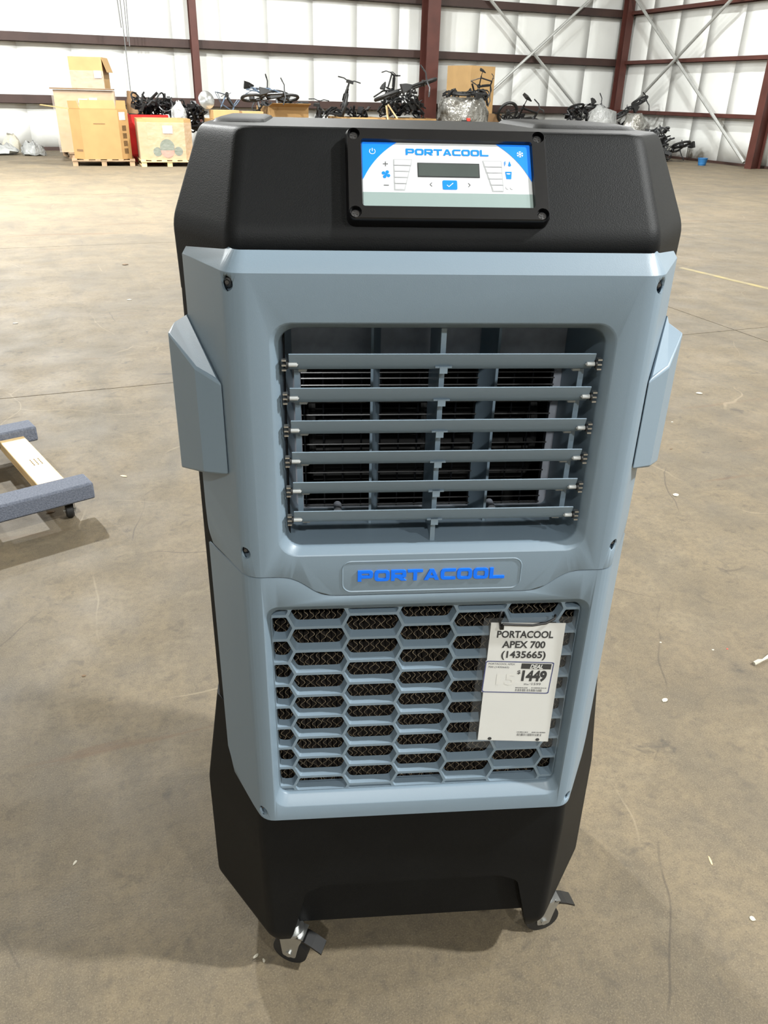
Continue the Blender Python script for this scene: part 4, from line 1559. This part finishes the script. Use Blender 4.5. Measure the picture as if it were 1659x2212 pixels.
def tangle(px0, px1, py0, py1, y, depth, n, seed, label, m='bike'):
    rnd = random.Random(seed)
    g = MB()
    for k in range(n):
        for attempt in range(14):
            t = MB()
            p = at(rnd.uniform(px0, px1), rnd.uniform(py0, py1), y + rnd.uniform(-depth, depth))
            d = Vector((rnd.uniform(-1, 1), rnd.uniform(-.6, .6), rnd.uniform(-.7, .7))).normalized()
            kind = k % 4
            if kind < 2:
                L_ = rnd.uniform(.08, .24)
                t.tube([p - d * L_, p + Vector((0, 0, rnd.uniform(0, .06))), p + d * L_], rnd.uniform(.014, .03), 6)
            elif kind == 2:
                t.beam(p - d * .09, p + d * .09, rnd.uniform(.05, .14), rnd.uniform(.03, .08))
            else:
                a = d.orthogonal().normalized()
                b = d.cross(a)
                r = rnd.uniform(.08, .15)
                t.tube([p + a * (r * cos(2 * pi * j / 12)) + b * (r * sin(2 * pi * j / 12)) for j in range(12)], .018, 5, closed=True)
            tv = [Vector(v) for v in t.v]
            if min(v.z for v in tv) > .005 and clear(tree_of(tv, t.f)):
                g.add(t.v, t.f)
                break
    vs = [Vector(v) for v in g.v]
    dz = settle(vs, g.f)
    g.v = [(v.x, v.y, v.z + (dz or 0)) for v in vs]
    o = g.build('parts_heap', m, mods=False)
    PLACED.append(tree_of([Vector(v) for v in g.v], g.f))
    return tag(o, label, 'bicycle parts', kind='stuff')

def bike_at(px, py, y, rot, label, paint='bike', **kw):
    e = bicycle('bicycle', paint, label, (0, 0, 0), (0, 0, 0), **kw)
    sc_ = kw.get('s', 1.0)
    parts, stack = [], [e]
    while stack:
        q = stack.pop()
        for ch in q.children:
            parts.append(ch)
            stack.append(ch)
    lv, lf = [], []
    for c in parts:
        o = len(lv)
        lv += [v.co.copy() for v in c.data.vertices]
        lf += [tuple(i + o for i in p.vertices) for p in c.data.polygons]
    rnd = random.Random(int(px * 7 + py))
    best = None
    for attempt in range(16):
        j = 0 if attempt == 0 else min(1, .25 + attempt * .06)
        p = at(px + j * rnd.uniform(-16, 16), py, y + j * rnd.uniform(-.3, .3))
        r = [a + j * rnd.uniform(-.45, .45) for a in rot]
        eu = Euler(r).to_matrix()
        vs = [eu @ (v * sc_) + p for v in lv]
        low = min(v.z for v in vs)
        if low < .006:
            p = p + Vector((0, 0, .006 - low))
            vs = [v + Vector((0, 0, .006 - low)) for v in vs]
        dz = settle(vs, lf)
        if dz is not None and (best is None or abs(dz) < abs(best[0])):
            best = (dz, p, r, vs)
            if abs(dz) < .05:
                break
    if best is None:
        for c in parts + [e]:
            bpy.data.objects.remove(c)
        return None
    dz, p, r, vs = best
    e.location = p + Vector((0, 0, dz))
    e.rotation_euler = r
    PLACED.append(tree_of([v + Vector((0, 0, dz)) for v in vs], lf))
    return e

# slats, dish, bags
pt = at(835, 228, 19.27)
wf = empty('wooden_offcut', (pt.x + .12, 19.12, .004))
tag(wf, 'pale wooden slats nailed crosswise and leaning on the kraft carton', 'offcut')
foot = Vector((pt.x + .12, 19.12, .004))
MB().beam(Vector((0, 0, .03)), pt - foot, .05, .03).build('upright_slat', 'pine', wf, smooth=0)
qa, qb = at(838, 226, 19.21), at(858, 256, 19.17)
MB().beam(qa - foot, qb - foot, .05, .03).build('cross_slat', 'pine', wf, smooth=0)
p = at(446, 216, 19.0)
tag(MB().lathe([(.001, .05), (.09, .045), (.17, .01), (.18, 0), (.165, .0), (.08, .03), (.001, .035)], p, (.25, -1, .25), 24).build('round_dish', 'chrome'), 'round silver dish leaning above the yellowish tray', 'dish')
p = at(379, 258, 19.42) + Vector((.07, -.02, 0))
blob('plastic_bag', 'film', [(p.x + .03, p.y, .01, .15, .10), (p.x + .03, p.y, p.z - .1, .16, .11), (p.x + .02, p.y, p.z + .18, .14, .09), (p.x + .02, p.y, p.z + .32, .05, .05)], 'white plastic bag stuffed behind the printed carton', 'bag', 5, .2)

# tall carton and the film wrapped load
pallet(10.85, 21.4, .0, 1.2, 1.2, .13, 'pallet', 'pallet under the tall plain carton by the column')
carton('supply_carton', 10.9, 21.4, .13, .02, 1.05, 1.0, .90, 'kraft_dark', 'brown carton below the tall plain carton', open_top=False)
carton('tall_carton', 10.72, 21.45, 1.035, radians(20), .92, .86, 1.10, 'kraft_light', 'tall plain kraft carton standing on another carton', open_top=False)
pallet(9.6, 19.55, .05, 1.15, 1.0, .13, 'pallet', 'pallet under the grey film wrapped load')
load = blob('wrapped_load', 'foil', [(9.62, 19.55, .165, .58, .48), (9.62, 19.55, .45, .62, .52), (9.62, 19.55, .8, .64, .51), (9.60, 19.55, 1.1, .64, .49), (9.58, 19.55, 1.28, .60, .46), (9.56, 19.55, 1.40, .50, .38)], 'grey film wrapped pallet load with black parts on top', 'wrapped load', 9, .07, 26)
p = at(1004, 264, 19.02)
MB().box((p.x - .07, p.y - .02, p.z - .1), (p.x + .05, p.y + .05, p.z + .05)).build('handle_piece', 'rubber', load, smooth=30, bevel=.015)
MB().box((p.x + .06, p.y - .02, p.z + .02), (p.x + .14, p.y + .05, p.z + .09)).build('red_piece', 'redbit', load, smooth=30, bevel=.01)

# heap in the far corner
p = at(1302, 262, 20.1)
blob('plastic_bag', 'film', [(p.x, p.y, 0, .5, .35), (p.x, p.y, .4, .5, .35), (p.x, p.y, p.z - .1, .45, .3), (p.x - .05, p.y, p.z + .22, .36, .26), (p.x - .1, p.y, p.z + .36, .14, .12)], 'pale clear plastic bag over the corner heap', 'bag', 12, .2)
p = at(1372, 268, 19.35)
blob('film_sheet', 'foil', [(p.x, p.y, 0, .45, .35), (p.x, p.y, .4, .45, .32), (p.x, p.y, p.z - .05, .38, .28), (p.x - .05, p.y, p.z + .2, .2, .2)], 'crumpled grey film lying on the corner heap', 'film', 13, .22)
p = on_floor(1448, 345)
tag(MB().lathe([(.09, 0), (.12, .16), (.125, .16), (.125, .175), (.11, .175), (.1, .03), (.001, .03)], (p.x - .55, p.y - 1.9, 0), (0, 0, 1), 16).build('blue_pail', 'blue_bin'), 'small blue pail at the foot of the corner heap', 'pail')

# film bundles on the floor by the left part of the back wall
p = at(35, 328, 21.6)
blob('film_bundle', 'film', [(p.x - .42, p.y, .01, .5, .24), (p.x - .42, p.y, .1, .52, .24), (p.x - .42, p.y, .22, .3, .14)], 'pale flattened film bundle on the floor by the back wall', 'film', 21, .2)
p = at(95, 326, 21.4)
blob('film_bundle', 'film', [(p.x - .22, p.y, .01, .24, .22), (p.x - .22, p.y, .12, .23, .2), (p.x - .22, p.y, .26, .12, .1)], 'crumpled clear film lump beside the big octagonal carton', 'film', 22, .25)
p = at(26, 312, 22.3)
blob('scrap_heap', 'litter', [(p.x, p.y, 0, .2, .14), (p.x, p.y, .25, .18, .12), (p.x, p.y, .37, .08, .05)], 'small tan scrap against the foot of the back wall', 'scrap', 23, .25)

# cables hanging over the wrapped carton
for k, (xa, xb_, yb_) in enumerate(((253, 262, 60), (259, 283, 205), (267, 276, 90), (272, 280, 100))):
    y_ = 21.9 - .05 * k
    a, b = at(xa, -2, y_), at(xb_, yb_, y_)
    top = a + (a - b) * ((Z_TOP - a.z) / (a.z - b.z))
    tag(MB().tube([top, a, b], .011, 5).build('hanging_cable', 'cable'), ['short grey cable hanging first from the corner of the wall', 'long grey cable reaching down to the bracket', 'grey cable ending at the second girt', 'grey cable hanging nearest the slim column'][k], 'cable')
p = at(283, 214, 21.85)
br = empty('cable_bracket', p)
tag(br, 'grey forked metal bracket hanging on the long cable', 'bracket')
MB().box((-.07, -.02, -.13), (.09, .02, .02)).build('bracket_plate', 'brace', br, smooth=0)
for dx, dz in ((-.11, .12), (-.02, .09), (.06, .13), (.15, .10)):
    MB().beam((dx * .5, 0, 0), (dx, 0, dz), .025, .02).build('bracket_arm', 'brace', br, smooth=0)

# heaps: parts first, then the bicycles that lie on them
register(list(COL.objects))
tangle(292, 372, 212, 258, 19.75, .28, 62, 1, 'tangled black handlebars and tubes filling the red bin')
tangle(388, 440, 218, 275, 19.75, .3, 60, 2, 'tangled black parts between the printed carton and the slim column')
tangle(556, 660, 226, 252, 19.9, .35, 60, 3, 'tangled black and grey parts on the open kraft carton', 'bike_grey')
tangle(690, 800, 232, 245, 20.1, .3, 26, 4, 'black parts showing above the wide reddish carton')
tangle(826, 905, 200, 250, 20.0, .4, 75, 5, 'dense black parts heaped on the carton with the slats')
tangle(958, 1050, 200, 214, 19.75, .3, 34, 6, 'small black parts lying on the grey film load')
tangle(1066, 1128, 246, 285, 21.2, .4, 34, 7, 'black parts on the floor beside the tall carton')
tangle(1225, 1290, 236, 335, 21.1, .3, 110, 8, 'dense black parts at the near end of the corner heap')
tangle(1322, 1384, 218, 280, 20.7, .25, 80, 9, 'dense black parts on the crest of the corner heap')
tangle(1400, 1444, 278, 338, 18.9, .25, 60, 10, 'grey parts sliding down the end of the corner heap', 'bike_grey')
bike_at(500, 183, 19.3, (radians(172), radians(8), radians(20)), 'slate blue bicycle frame upside down above the yellowish tray', 'bike_blue', wheels=(0, 0), s=.62)
bike_at(572, 222, 19.9, (radians(-48), radians(24), radians(-14)), 'slate blue bicycle with a fat black saddle on the open carton', 'bike_blue', wheels=(0, 1), s=.80)
bike_at(590, 242, 19.8, (radians(70), radians(15), radians(10)), 'black bicycle lying flat between the cartons', wheels=(1, 1), s=.8)
bike_at(682, 287, 20.4, (radians(5), radians(-4), radians(70)), 'black bicycle upright with its wheel beside the wide carton', wheels=(1, 1), s=.72)
bike_at(742, 262, 20.0, (radians(6), radians(-14), radians(62)), 'black bicycle with its wheel raised above the wide carton', wheels=(1, 1), s=.80)
bike_at(865, 238, 19.9, (radians(65), radians(-12), radians(8)), 'black bicycle lying across the carton with the slats', wheels=(1, 1), s=1.0)
bike_at(858, 215, 20.1, (radians(12), radians(-70), radians(20)), 'black bicycle frame poking its saddle above the heap', wheels=(0, 0), s=.62)
bike_at(1098, 275, 21.0, (radians(12), radians(4), radians(8)), 'black bicycle standing on the floor beside the tall carton', wheels=(1, 1), s=.95)
bike_at(1000, 203, 19.8, (radians(75), radians(-10), radians(10)), 'black bicycle laid on top of the grey film load', wheels=(1, 0), s=.7)
bike_at(1030, 205, 19.75, (radians(20), radians(25), radians(-15)), 'black bicycle frame and saddle sticking up from the film load', wheels=(0, 0), s=.55)
heap_spots = [(1240, 264, 21.4, 78, 6, 15), (1345, 236, 21.0, 72, -26, 8), (1424, 318, 18.9, 70, 18, 80)]
heap_names = ['black bicycle at the near end of the corner heap', 'black bicycle lying highest on the corner heap', 'dark grey bicycle sliding off the corner heap onto the floor']
for (px_, py_, y_, a, b, c), nm in zip(heap_spots, heap_names):
    bike_at(px_, py_, y_, (radians(a), radians(b), radians(c)), nm, 'bike_grey' if 'grey' in nm else 'bike', wheels=(1, 1), s=.78, group='bicycles heaped in the far corner')

# ------------------------------------------------------------------ marks and litter on the floor
a, b = on_floor(1470, 578), on_floor(1720, 638)
t = (b - a).normalized()
s = Vector((-t.y, t.x, 0)) * .035
tag(MB().loft([[a - s, b - s, b + s, a + s], [q + Vector((0, 0, .0012)) for q in (a - s, b - s, b + s, a + s)]]).build('floor_line', 'yellow', smooth=0), 'faded yellow painted line on the concrete', 'line')

def crumb(px_, py_, size, m, name, label, cat, seed, flat=.35, elong=1.0, rz=0.0):
    p = on_floor(px_, py_)
    random.seed(seed)
    g = MB()
    n = 9
    rings = []
    for z, k in ((0, .8), (size * flat * .5, 1), (size * flat, .55)):
        rings.append([(size * k * elong * cos(2 * pi * j / n) * random.uniform(.7, 1.15), size * k * sin(2 * pi * j / n) * random.uniform(.7, 1.15), z) for j in range(n)])
    g.loft(rings)
    o = g.build(name, m, smooth=50, mods=False)
    o.location = (p.x, p.y, .0002)
    o.rotation_euler = (0, 0, rz)
    tag(o, label, cat)
litter = [
    (1460, 1070, .018, 'litter', 'paper_scrap', 'curled pale scrap on the floor beside the upper vent', 'scrap', 1.3, .4),
    (1510, 850, .022, 'litter', 'paper_scrap', 'small white scrap on the floor beside the grip', 'scrap', 1.3, 0),
    (1437, 1513, .010, 'white', 'paper_scrap', 'torn white scrap on the floor beside the price card', 'scrap', 1.6, .2),
    (1427, 1388, .005, 'white', 'paper_scrap', 'tiny white crumb above the torn scrap', 'scrap', 1.2, 0),
    (1540, 1404, .005, 'litter', 'paper_scrap', 'tiny pale crumb beside the red speck', 'scrap', 1.2, 0),
    (1571, 1402, .004, 'redbit', 'red_speck', 'tiny red speck on the concrete', 'speck', 1.2, 0),
    (1535, 1860, .0035, 'pine', 'wood_sliver', 'thin wooden sliver on the floor near the front wheel', 'sliver', 6.0, 1.2),
    (1625, 1985, .009, 'litter', 'paper_scrap', 'pale crumpled scrap near the lower edge of the floor', 'scrap', 1.0, .5),
    (553, 2065, .005, 'white', 'paper_scrap', 'white fleck before the caster with the zinc fork', 'scrap', 2.0, .5),
    (570, 2075, .004, 'white', 'paper_scrap', 'smaller white fleck before the caster with the zinc fork', 'scrap', 1.6, 1.6),
    (270, 572, .04, 'leaf', 'dry_leaf', 'dark curled leaf on the bright floor beside the hood', 'leaf', 1.2, 0),
    (267, 1029, .011, 'pine', 'wood_sliver', 'small wooden chip beside the dolly wheel', 'chip', 2.2, -.7),
    (110, 1107, .014, 'leaf', 'dry_leaf', 'brown leaf under the dolly rail', 'leaf', 2.0, .2),
    (33, 699, .022, 'white', 'paper_scrap', 'white pebble like scrap on the far floor', 'scrap', 1.1, 0),
    (280, 648, .024, 'litter', 'paper_scrap', 'pale curled scrap beside the grip on the far floor', 'scrap', 1.4, .2),
    (181, 1460, .007, 'leaf', 'dry_leaf', 'small brown crumb on the floor above the shadow', 'leaf', 1.3, 0),
    (162, 1864, .004, 'litter', 'wood_sliver', 'pale grain on the shaded floor', 'chip', 2.4, 1.0),
    (1452, 912, .010, 'white', 'paper_scrap', 'white chip on the floor below the grip', 'scrap', 1.0, 0),
    (1450, 970, .008, 'leaf', 'dry_leaf', 'dark crumb on the floor below the grip', 'leaf', 1.3, 0),
]
for k, (px_, py_, sz, m, nm, lb, ct, el, rz) in enumerate(litter):
    crumb(px_, py_, sz * .66, 'litter' if m == 'white' else m, nm, lb, ct, 50 + k, elong=el, rz=rz)
g = MB()
p = on_floor(1628, 1437)
q = on_floor(1690, 1408)
g.tube([p + Vector((0, 0, .006)), p.lerp(q, .15) + Vector((0, 0, .007)), p.lerp(q, .3) + Vector((0, 0, .004)), p.lerp(q, .6) + Vector((0, 0, .010)), q + Vector((0, 0, .012))], [.006, .006, .003, .007, .013], 8, flat=.6)
tag(g.build('plastic_wrapper', 'litter'), 'twisted translucent wrapper at the edge of the floor', 'wrapper')
